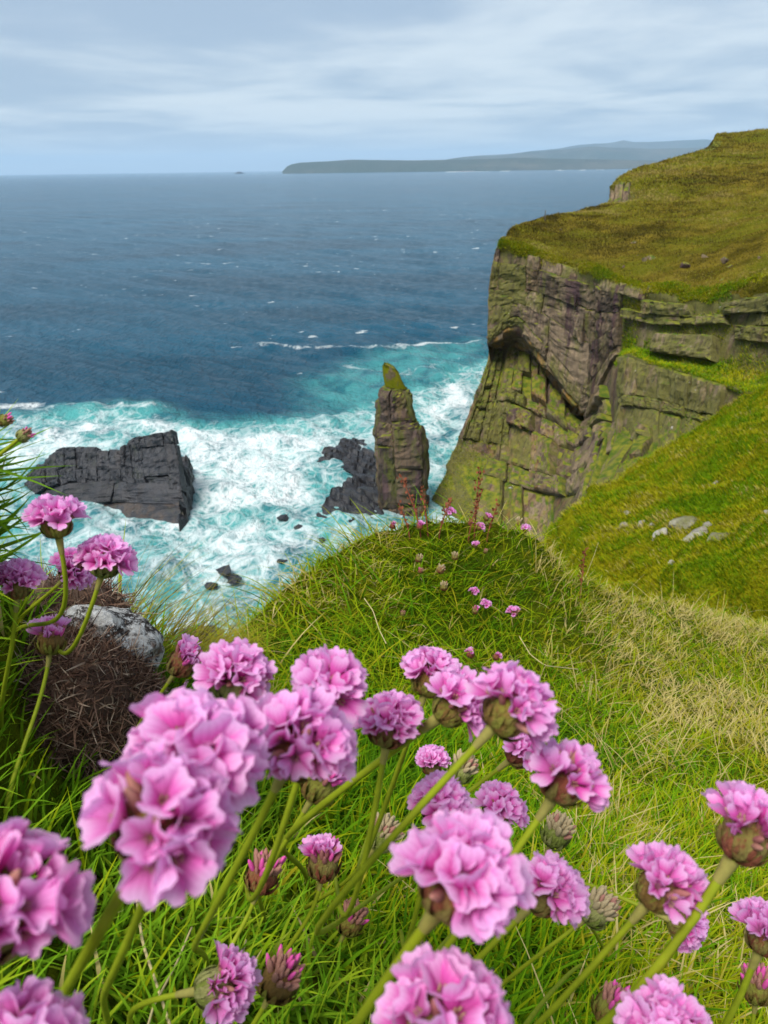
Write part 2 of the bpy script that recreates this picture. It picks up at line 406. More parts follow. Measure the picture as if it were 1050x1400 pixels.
ang = np.radians(np.concatenate([np.linspace(-75, -32, 30)[:-1], np.linspace(-32, 30, 400), np.linspace(30, 75, 30)[1:]]))
rad_ = np.concatenate([np.geomspace(45, 95, 40)[:-1], np.geomspace(95, 330, 300)[:-1], np.geomspace(330, 1500, 110)[:-1], np.geomspace(1500, 60000, 60)])
Rg, Ag = np.meshgrid(rad_, ang, indexing='ij')
SX, SY = Rg * np.sin(Ag), Rg * np.cos(Ag); XY = np.stack([SX.ravel(), SY.ravel()], -1)
surf_poly = sea_xy([(-330, 620), (-120, 585), (-20, 575), (45, 566), (110, 553), (170, 551), (230, 560), (300, 568), (385, 570), (440, 562), (505, 542), (560, 520), (610, 497),
                    (650, 487), (700, 485), (760, 600), (720, 760), (500, 800), (420, 880), (300, 960), (100, 980), (-200, 960), (-400, 800)])
sdv = sdist(XY + 4 * np.stack([fbm(np.c_[XY, 0 * XY[:, :1]], .06, 3, 103), fbm(np.c_[XY, 0 * XY[:, :1]], .06, 3, 104)], -1), surf_poly)
core = sea_xy([(-20, 610), (40, 590), (110, 577), (200, 575), (300, 577), (400, 585), (470, 588), (500, 600), (440, 620), (425, 690), (380, 700), (300, 720), (260, 740), (200, 760), (250, 640), (150, 590), (50, 640), (0, 690)])
WXY = XY + np.stack([5 * fbm(np.c_[XY, 0 * XY[:, :1]], .07, 3, 101), 5 * fbm(np.c_[XY, 0 * XY[:, :1]], .07, 3, 102)], -1)
cdv = sdist(WXY, core)
right = sea_xy([(560, 540), (600, 520), (650, 515), (660, 560), (630, 600), (600, 650), (590, 700), (570, 700), (590, 620), (585, 580)])
rdv = sdist(WXY, right)
low_ = sea_xy([(180, 740), (330, 700), (470, 690), (500, 730), (400, 800), (300, 870), (200, 860), (150, 800)])
ldv = sdist(WXY, low_)
crest1 = sea_xy([(365, 471), (410, 472), (450, 476), (500, 477), (560, 474), (610, 471), (655, 470)])
crest2 = sea_xy([(470, 500), (520, 505), (560, 508), (600, 503), (645, 497)])
crest3 = sea_xy([(-60, 556), (-20, 560), (15, 562), (30, 560)])
crest4 = sea_xy([(560, 545), (600, 548), (655, 540)])
crest5 = sea_xy([(40, 566), (90, 558), (150, 553), (210, 556)])
crest6 = sea_xy([(570, 580), (600, 582), (640, 572)])
crest7 = sea_xy([(560, 620), (590, 625), (625, 610)])
f = smoothstep(sdv, -3, 10) * 0.40
f = np.maximum(f, smoothstep(cdv, -8, 9) * 0.58)
f = np.maximum(f, smoothstep(rdv, -6, 8) * 0.62)
f = np.maximum(f, smoothstep(ldv, -6, 14) * 0.52)
for cr, wd, am in ((crest1, 3.0, .72), (crest2, 4.0, .5), (crest3, 6, .8), (crest4, 4.5, .62), (crest5, 3.5, .55), (crest6, 4, .66), (crest7, 4, .7)):
    f = np.maximum(f, am * np.exp(-(seg_dist(WXY, cr) / wd) ** 2) * (.72 + .4 * fbm(np.c_[XY, 0 * XY[:, :1]], .05, 2, 105)))
turq = np.maximum(smoothstep(sdv, -8, 6), 0)
tpoly = sea_xy([(420, 520), (520, 480), (650, 465), (700, 520), (560, 560), (430, 575)])
turq = np.maximum(turq, smoothstep(sdist(XY, tpoly), -12, 10) * .75)
P3 = np.stack([SX.ravel(), SY.ravel(), np.zeros(SX.size)], -1)
Rr = Rg.ravel(); z = np.zeros(len(XY))
for lam, amp, az, ph in ((34, .26, 232, .3), (21, .24, 246, 1.9), (13, .22, 222, 4.0), (8.5, .17, 250, 2.2), (6.0, .12, 215, .7), (47, .22, 215, 1.1)):
    k = 2 * math.pi / lam; dx, dy = math.sin(R(az)), math.cos(R(az))
    ph2 = k * (SX.ravel() * dx + SY.ravel() * dy) + ph + 2.2 * vnoise(P3 / (lam * 2.4), int(lam))
    z += amp * (1 - np.abs(np.sin(ph2 / 2)) * 2 + .27) * smoothstep(-Rr, -lam * 75, -lam * 25)
z += turq * 1.0 * fbm(P3, .13, 4, 3) * smoothstep(-Rr, -500, -300)
z += .7 * np.exp(-(seg_dist(XY, crest1) / 4) ** 2) + .8 * np.exp(-(seg_dist(XY, crest5) / 5) ** 2) + .7 * np.exp(-(seg_dist(XY, crest4) / 4) ** 2)
V = np.stack([SX.ravel(), SY.ravel(), z], -1)
sea = link('sea', mesh('sea', V, gridfaces(len(rad_), len(ang))[:, ::-1], True, {'foam': f, 'turq': turq}))
tag(sea, kind='structure')
m, nt, out = newmat('sea_water'); P = POS(nt)
fa, tu = ATTR(nt, 'foam'), ATTR(nt, 'turq')
warp = ND(nt, 'ShaderNodeTexNoise', ins={'Scale': .12, 'Detail': 3.0}); nt.links.new(P, warp.inputs['Vector'])
wv = ND(nt, 'ShaderNodeVectorMath', operation='MULTIPLY_ADD', ins={0: warp.outputs['Color'], 1: (9, 9, 0), 2: P}).outputs[0]
web1 = ND(nt, 'ShaderNodeTexVoronoi', feature='DISTANCE_TO_EDGE', ins={'Scale': .32, 'Vector': SCALEV(nt, wv, (1, .8, 0))}).outputs['Distance']
web2 = ND(nt, 'ShaderNodeTexVoronoi', feature='DISTANCE_TO_EDGE', ins={'Scale': .85, 'Vector': SCALEV(nt, wv, (1, .8, 0), (4, 2, 0))}).outputs['Distance']
web = MATH(nt, 'MAXIMUM', MATH(nt, 'SUBTRACT', 1.0, SMOOTH(nt, web1, 0, .26)), MATH(nt, 'MULTIPLY', MATH(nt, 'SUBTRACT', 1.0, SMOOTH(nt, web2, 0, .32)), .7))
fn = NOISE(nt, SCALEV(nt, wv, (1.25, .62, 1), (0, 0, 0), (0, 0, .5)), .16, 7, .66); fn2 = NOISE(nt, wv, .9, 5, .7)
fsum = MATH(nt, 'ADD', MATH(nt, 'ADD', MATH(nt, 'MULTIPLY', fn, .85), MATH(nt, 'MULTIPLY', web, .24)), MATH(nt, 'MULTIPLY', fn2, .28))
foam = SMOOTH(nt, MATH(nt, 'SUBTRACT', MATH(nt, 'ADD', fsum, fa), 1.0), -.04, .46)
foam = MATH(nt, 'MULTIPLY', foam, SMOOTH(nt, fa, .02, .2))
# scattered whitecaps on the open sea
wc = NOISE(nt, SCALEV(nt, P, (.085, .10, 0)), 1.0, 5, .62); wc2 = NOISE(nt, SCALEV(nt, P, (.006, .012, 0)), 1.0, 2)
cap = MATH(nt, 'MULTIPLY', SMOOTH(nt, MATH(nt, 'ADD', wc, MATH(nt, 'MULTIPLY', wc2, .25)), .785, .845), .85)
foam = MATH(nt, 'MAXIMUM', foam, cap)
big = NOISE(nt, SCALEV(nt, P, (.004, .012, 0)), 1.0, 4, .6)
deepc = MIX(nt, SMOOTH(nt, big, .35, .65), (0.0, 0.040, 0.074), (0.0, 0.070, 0.125))
tn = SMOOTH(nt, NOISE(nt, SCALEV(nt, wv, (1, .7, 1), (8, 1, 0)), .1, 5, .6), .3, .62)
tc_ = MIX(nt, tn, (0.010, 0.10, 0.125), (0.06, 0.27, 0.265))
wcol = MIX(nt, tu, deepc, tc_)
wcol = MIX(nt, MATH(nt, 'MULTIPLY', foam, .94), wcol, (0.60, 0.64, 0.645))
b1 = NOISE(nt, SCALEV(nt, P, (1.0, .62, .3), (0, 0, 0), (0, 0, .5)), 1.0, 4, .6); b2 = NOISE(nt, SCALEV(nt, P, (.13, .07, .1), (0, 0, 0), (0, 0, .35)), 1.0, 4, .6)
b3 = NOISE(nt, SCALEV(nt, P, (.42, .19, .2), (3, 5, 0), (0, 0, .6)), 1.0, 4, .6)
hh = MATH(nt, 'ADD', MATH(nt, 'ADD', MATH(nt, 'MULTIPLY', b1, .75), MATH(nt, 'MULTIPLY', b3, 1.3)), MATH(nt, 'ADD', MATH(nt, 'MULTIPLY', b2, 2.0), MATH(nt, 'MULTIPLY', foam, .15)))
hh = MATH(nt, 'MULTIPLY', hh, MATH(nt, 'SUBTRACT', 1.0, MATH(nt, 'MULTIPLY', tu, .6)))
PRIN(nt, out, wcol, MATH(nt, 'ADD', .16, MATH(nt, 'MULTIPLY', foam, .65)), hh, 1.0, 2.1, .10)
sea.data.materials.append(m)

# ------------------------------------------------------------------ far coast
def ridge(name, pts, Y, depth, mat, seed, amp, label=None):
    """land seen across the water: shore line, slopes, crest, back"""
    px = np.linspace(pts[0][0], pts[-1][0], 90); py = np.interp(px, [p[0] for p in pts], [p[1] for p in pts])
    top = at(px, py, np.full(90, Y + depth * .6)); top[:, 2] = np.maximum(top[:, 2], 1.0)
    rows = []
    for k, (fy, fz) in enumerate(((0, -.02), (.06, .22), (.2, .45), (.38, .78), (.6, 1.0), (1.1, .6), (1.5, -.05))):
        q = top.copy(); q[:, 0] *= (Y + depth * fy) / (Y + depth * .6); q[:, 1] = Y + depth * fy
        q[:, 2] = top[:, 2] * fz - (3 if fz <= 0 else 0)
        if 0 < k < 6: q[:, 2] += (amp if k != 4 else amp * .25) * fbm(q, 1 / 900., 4, seed) * np.minimum(1, top[:, 2] / (amp * 2))
        rows.append(q)
    G = np.array(rows); o = link(name, mesh(name, G, gridfaces(*G.shape[:2])[:, ::-1], True), None, mat)
    return tag(o, kind='structure')
M_FAR = turf_mat('far_land', ((0.045, 0.055, 0.04), (0.085, 0.085, 0.06), (0.04, 0.055, 0.035), (0.03, 0.033, 0.03)), .0012, 60)
ridge('far_headland', [(386, 234), (391, 228), (398, 224.5), (412, 222), (450, 220.5), (480, 218.5), (520, 219), (560, 219.5), (600, 219), (660, 217), (720, 216), (790, 217), (860, 219), (960, 220)], 15000, 1500, M_FAR, 3, 25)
ridge('hills', [(560, 226), (600, 220), (640, 214), (680, 213), (720, 208), (770, 205), (810, 201), (850, 202), (900, 203), (960, 202), (1080, 206)], 21000, 2500, M_FAR, 8, 60)
ridge('mountains', [(600, 222), (650, 213), (700, 210), (745, 205), (790, 199), (815, 196), (835, 195), (853, 191.5), (868, 194), (900, 194), (930, 192), (960, 191.5), (1000, 194), (1100, 200)], 29000, 3000, M_FAR, 5, 90)
for (x, y, w, h, Y, lb) in ((325, 231.5, 12, 3.5, 17000, 'tiny dark islet on the horizon left of the far headland'),
                            (636, 233.5, 24, 3.0, 12500, 'low skerry ringed by white surf off the far coast')):
    b = boulder('skerry', (w / FPX * Y * .55, 160, h / FPX * Y * .7), int(x), 3, .3)
    o = link('skerry', b, None, M_SLATE); c = at(np.float64(x), np.float64(y), Y); o.location = (c[0], Y, 2)
    tag(o, lb, 'islet')
M_SURF = simple('surf_white', (0.5, 0.53, 0.54), .8, .01, .1)
for (x, w) in ((632, 52), (765, 16), (822, 14), (795, 10), (690, 14)):
    Y = 12300; c = at(np.float64(x), np.float64(234), Y)
    b = boulder('surf', (w / FPX * Y * .55, 40, 9), 50 + x, 3, .35)
    o = link('breaking_surf', b, None, M_SURF); o.location = (c[0], Y, 0); tag(o, kind='stuff')

# ------------------------------------------------------------------ headland with the big cliff
def ctl(rows): return np.array([[at(np.float64(x), np.float64(y), Y) for x, y, Y in r] for r in rows])
HR = [
 [(975,190,345),(1000,187,350),(1030,184,352),(1060,181,350),(1100,178,345),(1140,175,340),(1190,172,330),(1250,170,320),(1350,165,300)],
 [(967,202,300),(985,204,298),(1010,205,295),(1040,205,290),(1080,204,285),(1120,203,280),(1170,201,270),(1230,199,260),(1330,196,240)],
 [(866,232,245),(895,231,245),(925,231,243),(960,231,240),(1000,232,235),(1050,232,228),(1110,230,218),(1180,228,205),(1300,225,185)],
 [(836,253,221),(858,252,222),(885,252,220),(915,253,217),(950,254,214),(1000,254,208),(1060,252,200),(1150,250,185),(1270,245,165)],
 [(828,279,216),(850,279,213),(880,277,203),(910,278,198),(945,279,194),(1000,280,188),(1060,278,180),(1150,275,166),(1270,270,150)],
 [(712,306,163),(745,299,170),(775,295,174),(820,295,176),(862,297,172),(915,301,166),(980,303,158),(1065,298,145),(1190,287,125)],
 [(690,325,154),(725,325,157),(768,328,156),(815,334,152),(855,338,147),(905,344,140),(975,350,130),(1060,345,116),(1185,325,98)],
 [(680,337,150),(715,344,147),(760,358,141),(810,372,134),(850,385,127),(900,398,119),(970,405,110),(1060,385,98),(1180,360,85)],
 [(669,400,149),(712,400,147),(755,410,141),(805,430,134),(848,430,126),(900,440,116),(970,440,106),(1060,440,95),(1180,430,82)],
 [(667,468,148),(706,445,147),(745,492,141),(800,556,134),(845,482,125),(890,484,114),(970,497,102),(1060,522,90),(1180,545,75)],
 [(672,476,154),(706,480,154),(747,502,149),(802,566,140),(846,490,116),(900,500,106),(975,522,95),(1060,547,82),(1180,580,65)],
 [(654,540,147),(702,540,145),(745,560,139),(800,595,130),(846,545,112),(905,550,103),(965,567,94),(1060,590,78),(1180,620,62)],
 [(627,610,143),(698,628,138),(742,640,130),(792,648,117),(843,600,108),(900,612,97),(955,602,89),(1060,620,72),(1180,660,55)],
 [(583,704,138.5),(690,737,122),(738,752,113),(784,750,101),(808,712,90),(868,662,86),(940,632,79),(1060,650,64),(1180,700,48)],
]
C = ctl(HR)
C = np.concatenate([C[:1] + np.array([5, 60, -40.]), C, C[-1:] + np.array([0, -3, -14.])])
NF = 12
def skirt_left(G, off, zabs=None, n=NF):
    q0 = G[:, 0] + off
    if zabs is not None: q0[:, 2] = zabs
    t = np.linspace(0, 1, n + 1)[:-1][None, :, None]
    return np.concatenate([q0[:, None] * (1 - t) + G[:, :1] * t, G], 1)
G = skirt_left(catmull(C, NF, .75), np.array([10, 25, 0.]), -2.); HG0 = G.copy()
N = normals(G); N[(N * (EYE - G)).sum(-1) < 0] *= -1
rowi = np.arange(G.shape[0]) / NF          # 1..14 table rows
steep = 1 - smoothstep(np.abs(N[..., 2]), .35, .8)
w = np.minimum(np.arange(G.shape[1]) / NF, 1)[None, :]
amp = np.where(rowi[:, None] < 7.5, .7, 1.0) * w
disp = amp * (fbm(G, .12, 5, 2) * .8 + .35 * np.abs(fbm(G, .45, 3, 12)) + steep * .5 * fbm(G * np.array([1, 1, .3]), .5, 3, 9))
rocky = smoothstep(rowi, 7.9, 8.3)[:, None] * steep * w
cg = np.arange(G.shape[1]) / NF
low_face = (smoothstep(rowi, 10.8, 11.2) * (1 - smoothstep(rowi, 13.9, 14.6)))[:, None] * (smoothstep(cg, 1.0, 1.25) * (1 - smoothstep(cg, 4.5, 5.0)))[None] * np.where((rowi[:, None] > 12.8) & (cg[None] < 1.9), 0, 1)
rocky = np.maximum(rocky, low_face * 1.6)
G = G + N * (disp * (1 - .5 * np.minimum(rocky, 1)) - .5 * rocky)[..., None]
moss = np.clip(smoothstep(N[..., 2], .2, .6) + .4, 0, 1)
colx = np.broadcast_to(np.arange(G.shape[1]) / NF, G.shape[:2]); rowx = np.broadcast_to(rowi[:, None], G.shape[:2])
moss = np.where((colx < 2.0) & (rowx > 13.0), 1.0, np.where((rowx > 9.5) & (colx < 4.8), .15, moss))
head = link('headland', mesh('headland', G, gridfaces(*G.shape[:2]), True, {'moss': moss.ravel(), 'ochre': (.2 * np.ones(moss.size))}), None, M_CLIFF)
head.data.materials.append(M_PLAT)
mi = np.zeros((G.shape[0] - 1, G.shape[1] - 1), np.int32)
rr = np.arange(G.shape[0] - 1)[:, None] / NF + 0 * np.arange(G.shape[1] - 1)[None]
cc_ = 0 * np.arange(G.shape[0] - 1)[:, None] / NF + np.arange(G.shape[1] - 1)[None] / NF
Nz = np.abs(N[:-1, :-1, 2])
wob = fbm(G[:-1, :-1], .08, 3, 4) * .35
mi[(rr + wob < 7.9)] = 1
mi[(rr > 3.9) & (rr < 5.0) & (cc_ < 2.4) & (Nz < .8)] = 0
mi[(rr > 1.6) & (rr < 2.1) & (cc_ < 1.6)] = 0
head.data.polygons.foreach_set('material_index', mi.ravel()); head.data.update()
tag(head, kind='structure')

HS = sampler(HG0); NR, NC = HG0.shape[0] - 1, HG0.shape[1] - 1
nblk = [0]
def clad(parent, S, v0, v1, u0, u1, nv, nu, dmin, dmax, mat, sign=None, moss=.3, ochre=.1, skip=0., name='rock_block', back=1.2, rough=.25, cham=.25, jit=.25, merge=.15, seed=1, keep=None, mn=(7, 6)):
    rs = np.random.default_rng(seed)
    for (a, b, c, d) in cells(nv, nu, jit, rs, skip, merge):
        A, B, Cc, D = v0 + (v1 - v0) * a, v0 + (v1 - v0) * b, u0 + (u1 - u0) * c, u0 + (u1 - u0) * d
        pc = S(np.array([[(A + B) / 2]]), np.array([[(Cc + D) / 2]]))[0, 0]
        sg = sign
        if keep is not None and not keep((A + B) / 2, (Cc + D) / 2): continue
        if sg is None:
            Pm = S(np.array([[A, B, (A + B) / 2, (A + B) / 2]]), np.array([[(Cc + D) / 2, (Cc + D) / 2, Cc, D]]))[0]
            n = np.cross(Pm[3] - Pm[2], Pm[1] - Pm[0]); sg = 1 if n @ (EYE - pc) > 0 else -1
        nblk[0] += 1
        mm = moss((A + B) / 2, (Cc + D) / 2) if callable(moss) else moss
        oo = ochre((A + B) / 2, (Cc + D) / 2) if callable(ochre) else ochre
        me = block(S, A, B, Cc, D, rs.uniform(dmin, dmax), sg, back, mn[0], mn[1], rough, cham, int(rs.integers(1e6)),
                   {'moss': np.clip(mm + rs.normal() * .1, 0, 1), 'ochre': np.clip(oo + rs.normal() * .08, 0, 1)})
        link(name, me, parent, mat)
def tv(r): return r * NF / NR
def tu_(c): return c * NF / NC
# (table rows are offset by one: row k of HR is k+1 here; columns likewise)
clad(head, HS, tv(8.02), tv(8.40), tu_(1.0), tu_(5.6), (1, 1), 14, -.15, .5, M_CLIFF, None, .25, .05, .22, jit=.42, seed=11, cham=.15, mn=(9, 16))
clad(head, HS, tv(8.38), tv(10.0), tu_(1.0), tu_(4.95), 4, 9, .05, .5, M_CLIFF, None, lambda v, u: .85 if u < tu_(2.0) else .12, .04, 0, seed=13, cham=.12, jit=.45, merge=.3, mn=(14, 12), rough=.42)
clad(head, HS, tv(10.05), tv(10.95), tu_(1.1), tu_(4.2), 2, 9, .1, .8, M_CLIFF, None, .1, .8, .12, seed=14, rough=.45)
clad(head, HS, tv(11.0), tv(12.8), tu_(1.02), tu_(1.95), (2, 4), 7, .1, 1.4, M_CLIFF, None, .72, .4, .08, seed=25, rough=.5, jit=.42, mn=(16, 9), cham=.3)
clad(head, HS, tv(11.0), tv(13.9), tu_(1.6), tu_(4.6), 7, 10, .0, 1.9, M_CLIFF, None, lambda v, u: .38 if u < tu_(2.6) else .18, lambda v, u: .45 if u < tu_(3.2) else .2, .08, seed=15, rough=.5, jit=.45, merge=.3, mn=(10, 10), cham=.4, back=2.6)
clad(head, HS, tv(8.35), tv(9.9), tu_(5.1), tu_(9.0), 4, 9, .1, 1.3, M_CLIFF, None, .5, .12, .42, seed=16, rough=.45, merge=.35, jit=.4, mn=(10, 14))
clad(head, HS, tv(11.02), tv(13.2), tu_(5.0), tu_(7.2), 3, 9, .0, .7, M_CLIFF, None, .66, .25, .0, seed=17, rough=.35, jit=.45, merge=.25, mn=(12, 10), cham=.2, keep=lambda v, u: not (v > tv(12.4) and u > tu_(6.4)))
clad(head, HS, tv(12.6), tv(14.0), tu_(4.3), tu_(6.0), (2, 4), 8, .1, 1.2, M_CLIFF, None, .45, .25, .3, seed=18, rough=.5, jit=.4)
clad(head, HS, tv(4.02), tv(4.98), tu_(1.0), tu_(2.2), 1, 4, .1, .8, M_CLIFF, None, .0, .0, 0, seed=19, back=3, cham=.3, rough=.6)
rs = np.random.default_rng(33)
for k in range(24):
    px, py = rs.uniform(850, 1048), rs.uniform(325, 398)
    if k > 18: px, py = rs.uniform(700, 850), rs.uniform(312, 345)
    hp = HG0.reshape(-1, 3); hx, hy, hz_ = proj(hp); kk = np.argmin((hx - px) ** 2 + (hy - py) ** 2); sz = rs.uniform(.35, 1.2) * (1.0 if k < 19 else .45)
    o = link('outcrop_rock', boulder('outcrop_rock', (sz, sz * .8, sz * .7), 400 + k, 2, .15, 10), head, M_CLIFF); o.location = hp[kk] + [0, 0, .1 * sz]; o.rotation_euler = (rs.uniform(-.3, .3), rs.uniform(-.3, .3), rs.uniform(0, 6))

# ------------------------------------------------------------------ right-hand grass slope
SR = [
 [(858,645,88),(905,616,94),(945,592,92),(1000,566,86),(1060,535,84),(1180,500,78)],
 [(828,670,72),(880,650,72),(940,628,70),(1000,606,66),(1060,588,62),(1180,560,56)],
 [(790,699,56),(850,698,53),(920,688,50),(990,678,47),(1060,665,44),(1180,640,40)],
 [(800,740,47),(850,748,43),(920,745,40),(990,736,37),(1060,727,34),(1180,712,30)],
 [(832,795,38),(875,805,35),(935,806,32),(1000,806,29),(1060,806,26),(1180,805,23)],
 [(850,860,28),(890,880,26),(950,890,24),(1010,905,21),(1070,925,18),(1200,955,14)],
 [(800,960,12),(850,970,11),(920,980,10),(1010,1000,9),(1100,1030,8),(1300,1080,6)],
]
C = ctl(SR); C = np.concatenate([C[:1] + np.array([2, 14, -8.]), C])
G = skirt_left(skirt_left(catmull(C, 26, .8), np.array([-.8, 1.2, -2.5]), None, 10), np.array([-2.5, 4, -30.]), None, 12); N = normals(G); N[N[..., 2] < 0] *= -1
dist = np.linalg.norm(G - EYE, axis=-1)
G = G + N * (fbm(G, .16, 5, 21) * 1.1 + .5 * np.abs(fbm(G, .7, 3, 22)) * np.clip(dist / 40, .2, 1))[..., None]
slope = link('grass_slope', mesh('grass_slope', G, gridfaces(*G.shape[:2]), True), None, M_SLOPE)
tag(slope, kind='structure'); SLG = G; SS = sampler(G)

def scatter_surface(S, n, v0, v1, u0, u1, rs, keep=None, steep_max=.45, tries=1):
    v = rs.uniform(v0, v1, n); u = rs.uniform(u0, u1, n); e = 2e-3
    P = S(v, u); a = S(v, np.clip(u + e, 0, 1)) - P; b = S(np.clip(v + e, 0, 1), u) - P
    N = np.cross(a, b); N /= np.linalg.norm(N, axis=1, keepdims=True) + 1e-12
    N[N[:, 2] < 0] *= -1; return P, N, v, u
# short tufts on the slope
rs = np.random.default_rng(5); n = 80000
P, N, v, u = scatter_surface(SS, n, .1, .93, .07, 1, rs)
x, y, zc = proj(P); ok = (x > -40) & (x < 1150) & (N[:, 2] > .15) & (zc > 9); P, zc = P[ok], zc[ok]; n = len(P)
clump = fbm(P, .35, 3, 31)
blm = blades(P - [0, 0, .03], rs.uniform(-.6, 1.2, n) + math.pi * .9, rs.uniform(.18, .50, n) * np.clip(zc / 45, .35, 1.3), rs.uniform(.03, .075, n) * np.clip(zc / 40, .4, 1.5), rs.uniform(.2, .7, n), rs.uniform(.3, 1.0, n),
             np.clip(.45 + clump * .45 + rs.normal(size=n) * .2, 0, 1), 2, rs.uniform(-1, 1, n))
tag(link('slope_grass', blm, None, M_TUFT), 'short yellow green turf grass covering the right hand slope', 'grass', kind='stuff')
# heath tufts on the plateau
GP = sampler(head_G := np.array(HG0)); n = 90000
v = rs.uniform(tv(4.6), tv(8.15), n); u = rs.uniform(tu_(1.0), tu_(9), n)
ex = rs.random(n) < .35; v[ex] = rs.uniform(tv(1.0), tv(4.6), ex.sum())
full = sampler(np.array([[0]]) if False else np.reshape(np.array([vv.co[:] for vv in head.data.vertices]), HG0.shape))
P, N = full(v, u), None
x, y, zc = proj(P); ok = (x < 1120) & (x > 600); P, zc, v, u = P[ok], zc[ok], v[ok], u[ok]; n = len(P)
cl = fbm(P * np.array([1, 1, .3]), .06, 3, 41) + .7 * fbm(P, .28, 3, 42)
blm = blades(P - [0, 0, .1], rs.uniform(0, 6.28, n), rs.uniform(.22, .6, n) * np.clip(zc / 150, .8, 1.5), rs.uniform(.08, .2, n) * np.clip(zc / 150, .8, 2), rs.uniform(.1, .6, n), rs.uniform(.2, .9, n),
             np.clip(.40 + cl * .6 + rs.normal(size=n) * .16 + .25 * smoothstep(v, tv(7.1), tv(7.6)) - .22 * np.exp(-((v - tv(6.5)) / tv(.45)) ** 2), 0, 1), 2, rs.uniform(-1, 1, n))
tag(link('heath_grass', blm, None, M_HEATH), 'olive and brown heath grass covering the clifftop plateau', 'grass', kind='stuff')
# grass on ledges of the cliff
n = 66000
v = np.concatenate([rs.uniform(tv(9.6), tv(11.1), n // 3), rs.uniform(tv(7.8), tv(9.9), n // 3), rs.uniform(tv(11.5), tv(14.9), n - 2 * (n // 3))])
u = np.concatenate([rs.uniform(tu_(4.8), tu_(9.2), n // 3), rs.uniform(tu_(4.6), tu_(9.2), n // 3), np.where(rs.random(n - 2 * (n // 3)) < .45, rs.uniform(tu_(.9), tu_(2.1), n - 2 * (n // 3)), rs.uniform(tu_(.8), tu_(8), n - 2 * (n // 3)))])
P = full(v, u); a = full(v, u + 3e-3) - P; b = full(v + 3e-3, u) - P; N = np.cross(a, b); N /= np.linalg.norm(N, axis=1, keepdims=True) + 1e-12
x, y, zc = proj(P); ok = (np.abs(N[:, 2]) > .42 + .25 * fbm(P, .3, 3, 77)) & (x < 1120)
ok &= ~((u > tu_(1.5)) & (u < tu_(4.7)) & (v > tv(11)) & (np.abs(N[:, 2]) < .8))
ok |= (u < tu_(2.2)) & (v > tv(12.0)) & (fbm(P, .2, 3, 78) > .25 - (v - tv(12)) / tv(.9))
ok |= (u > tu_(4.2)) & (v > tv(12.5)) & (fbm(P, .2, 3, 76) > -.05)
ok |= (u > tu_(5.0)) & (v < tv(10)) & (fbm(P, .16, 3, 79) > -.12)
P, zc, u, v = P[ok], zc[ok], u[ok], v[ok]; n = len(P)
cl = fbm(P, .15, 3, 43)
blm = blades(P - [0, 0, .1], rs.uniform(0, 6.28, n), rs.uniform(.35, .85, n), rs.uniform(.07, .15, n), rs.uniform(.2, .9, n), rs.uniform(.3, 1.2, n), np.clip(.33 + cl * .45 + rs.normal(size=n) * .18, 0, 1), 2, rs.uniform(-1, 1, n))
tag(link('ledge_grass', blm, None, M_TUFT), 'bright green grass growing on the cliff ledges and toe', 'grass', kind='stuff')

# turf hanging over the brink of the cliff
n = 22000; v = rs.uniform(tv(7.8), tv(8.42), n); u = rs.uniform(tu_(1.0), tu_(9.2), n); P = full(v, u)
k = fbm(P, .13, 3, 87) + .35 * fbm(P, .6, 2, 88) > (v - tv(8.0)) / tv(.42) * 1.1 - .45; P = P[k]; n = len(P); to = np.arctan2(-P[:, 1], -P[:, 0])
blm = blades(P + [0, 0, .15] , to + rs.normal(size=n) * .7, rs.uniform(.4, .95, n), rs.uniform(.07, .14, n), rs.uniform(.5, 1.5, n), rs.uniform(.3, 1.3, n), np.clip(.42 + .4 * fbm(P, .2, 3, 44) + rs.normal(size=n) * .2, 0, 1), 2, rs.uniform(-1, 1, n))
tag(link('brink_turf', blm, None, M_TUFT), 'yellow green turf hanging over the brink of the big cliff', 'grass', kind='stuff')

# ------------------------------------------------------------------ sea stack
SL = [(525,500),(523,506),(524.5,516),(527,530),(519,533),(514.5,548),(514,576),(513,592),(513,610),(515,634),(516,668),(521,703),(522,730)]
SRt = [(539,499),(545,505),(550,516),(556,533),(558,537),(563,552),(567,571),(577,586),(583,602),(584,625),(580,645),(583,673),(581,703),(580,730)]
ys = np.array([500, 505, 515, 528, 532, 540, 552, 565, 578, 592, 606, 622, 640, 660, 685, 710, 732.])
xl = np.interp(ys, [p[1] for p in SL], [p[0] for p in SL]); xr = np.interp(ys, [p[1] for p in SRt], [p[0] for p in SRt])
YS = 136.0
Lp, Rp = at(xl, ys, np.full(len(ys), YS)), at(xr, ys, np.full(len(ys), YS))
cen = (Lp + Rp) / 2; hw = np.linalg.norm(Rp - Lp, axis=1) / 2
th = np.linspace(0, 2 * math.pi, 49)
sq = np.clip(1 / (np.abs(np.cos(th)) ** 3 + np.abs(np.sin(th)) ** 3) ** (1 / 3.), 0, 1.25)
Gs = np.zeros((len(ys), 49, 3))
for i in range(len(ys)):
    dep = np.clip(hw[i] * .85, .8, 5)
    Gs[i] = np.stack([cen[i, 0] + hw[i] * sq / sq.max() * 1.12 * np.cos(th), YS + dep * sq / sq.max() * 1.1 * np.sin(th), np.full(49, cen[i, 2])], -1)
Gs[-1, :, 2] = np.minimum(Gs[-1, :, 2], -3)
for i, kx in enumerate((.45, .4, .35, .2, .1)): Gs[i, :, 2] -= (Gs[i, :, 0] - cen[i, 0]) * kx
Gs[..., 0] += .35 * fbm(Gs, .35, 3, 66) * np.minimum(1, np.arange(len(ys)) / 5)[:, None]
stack = empty('sea_stack', (cen[-1][0], YS, 0)); tag(stack, 'tall pointed rock pillar with grassy tip standing in the surf', 'sea stack')
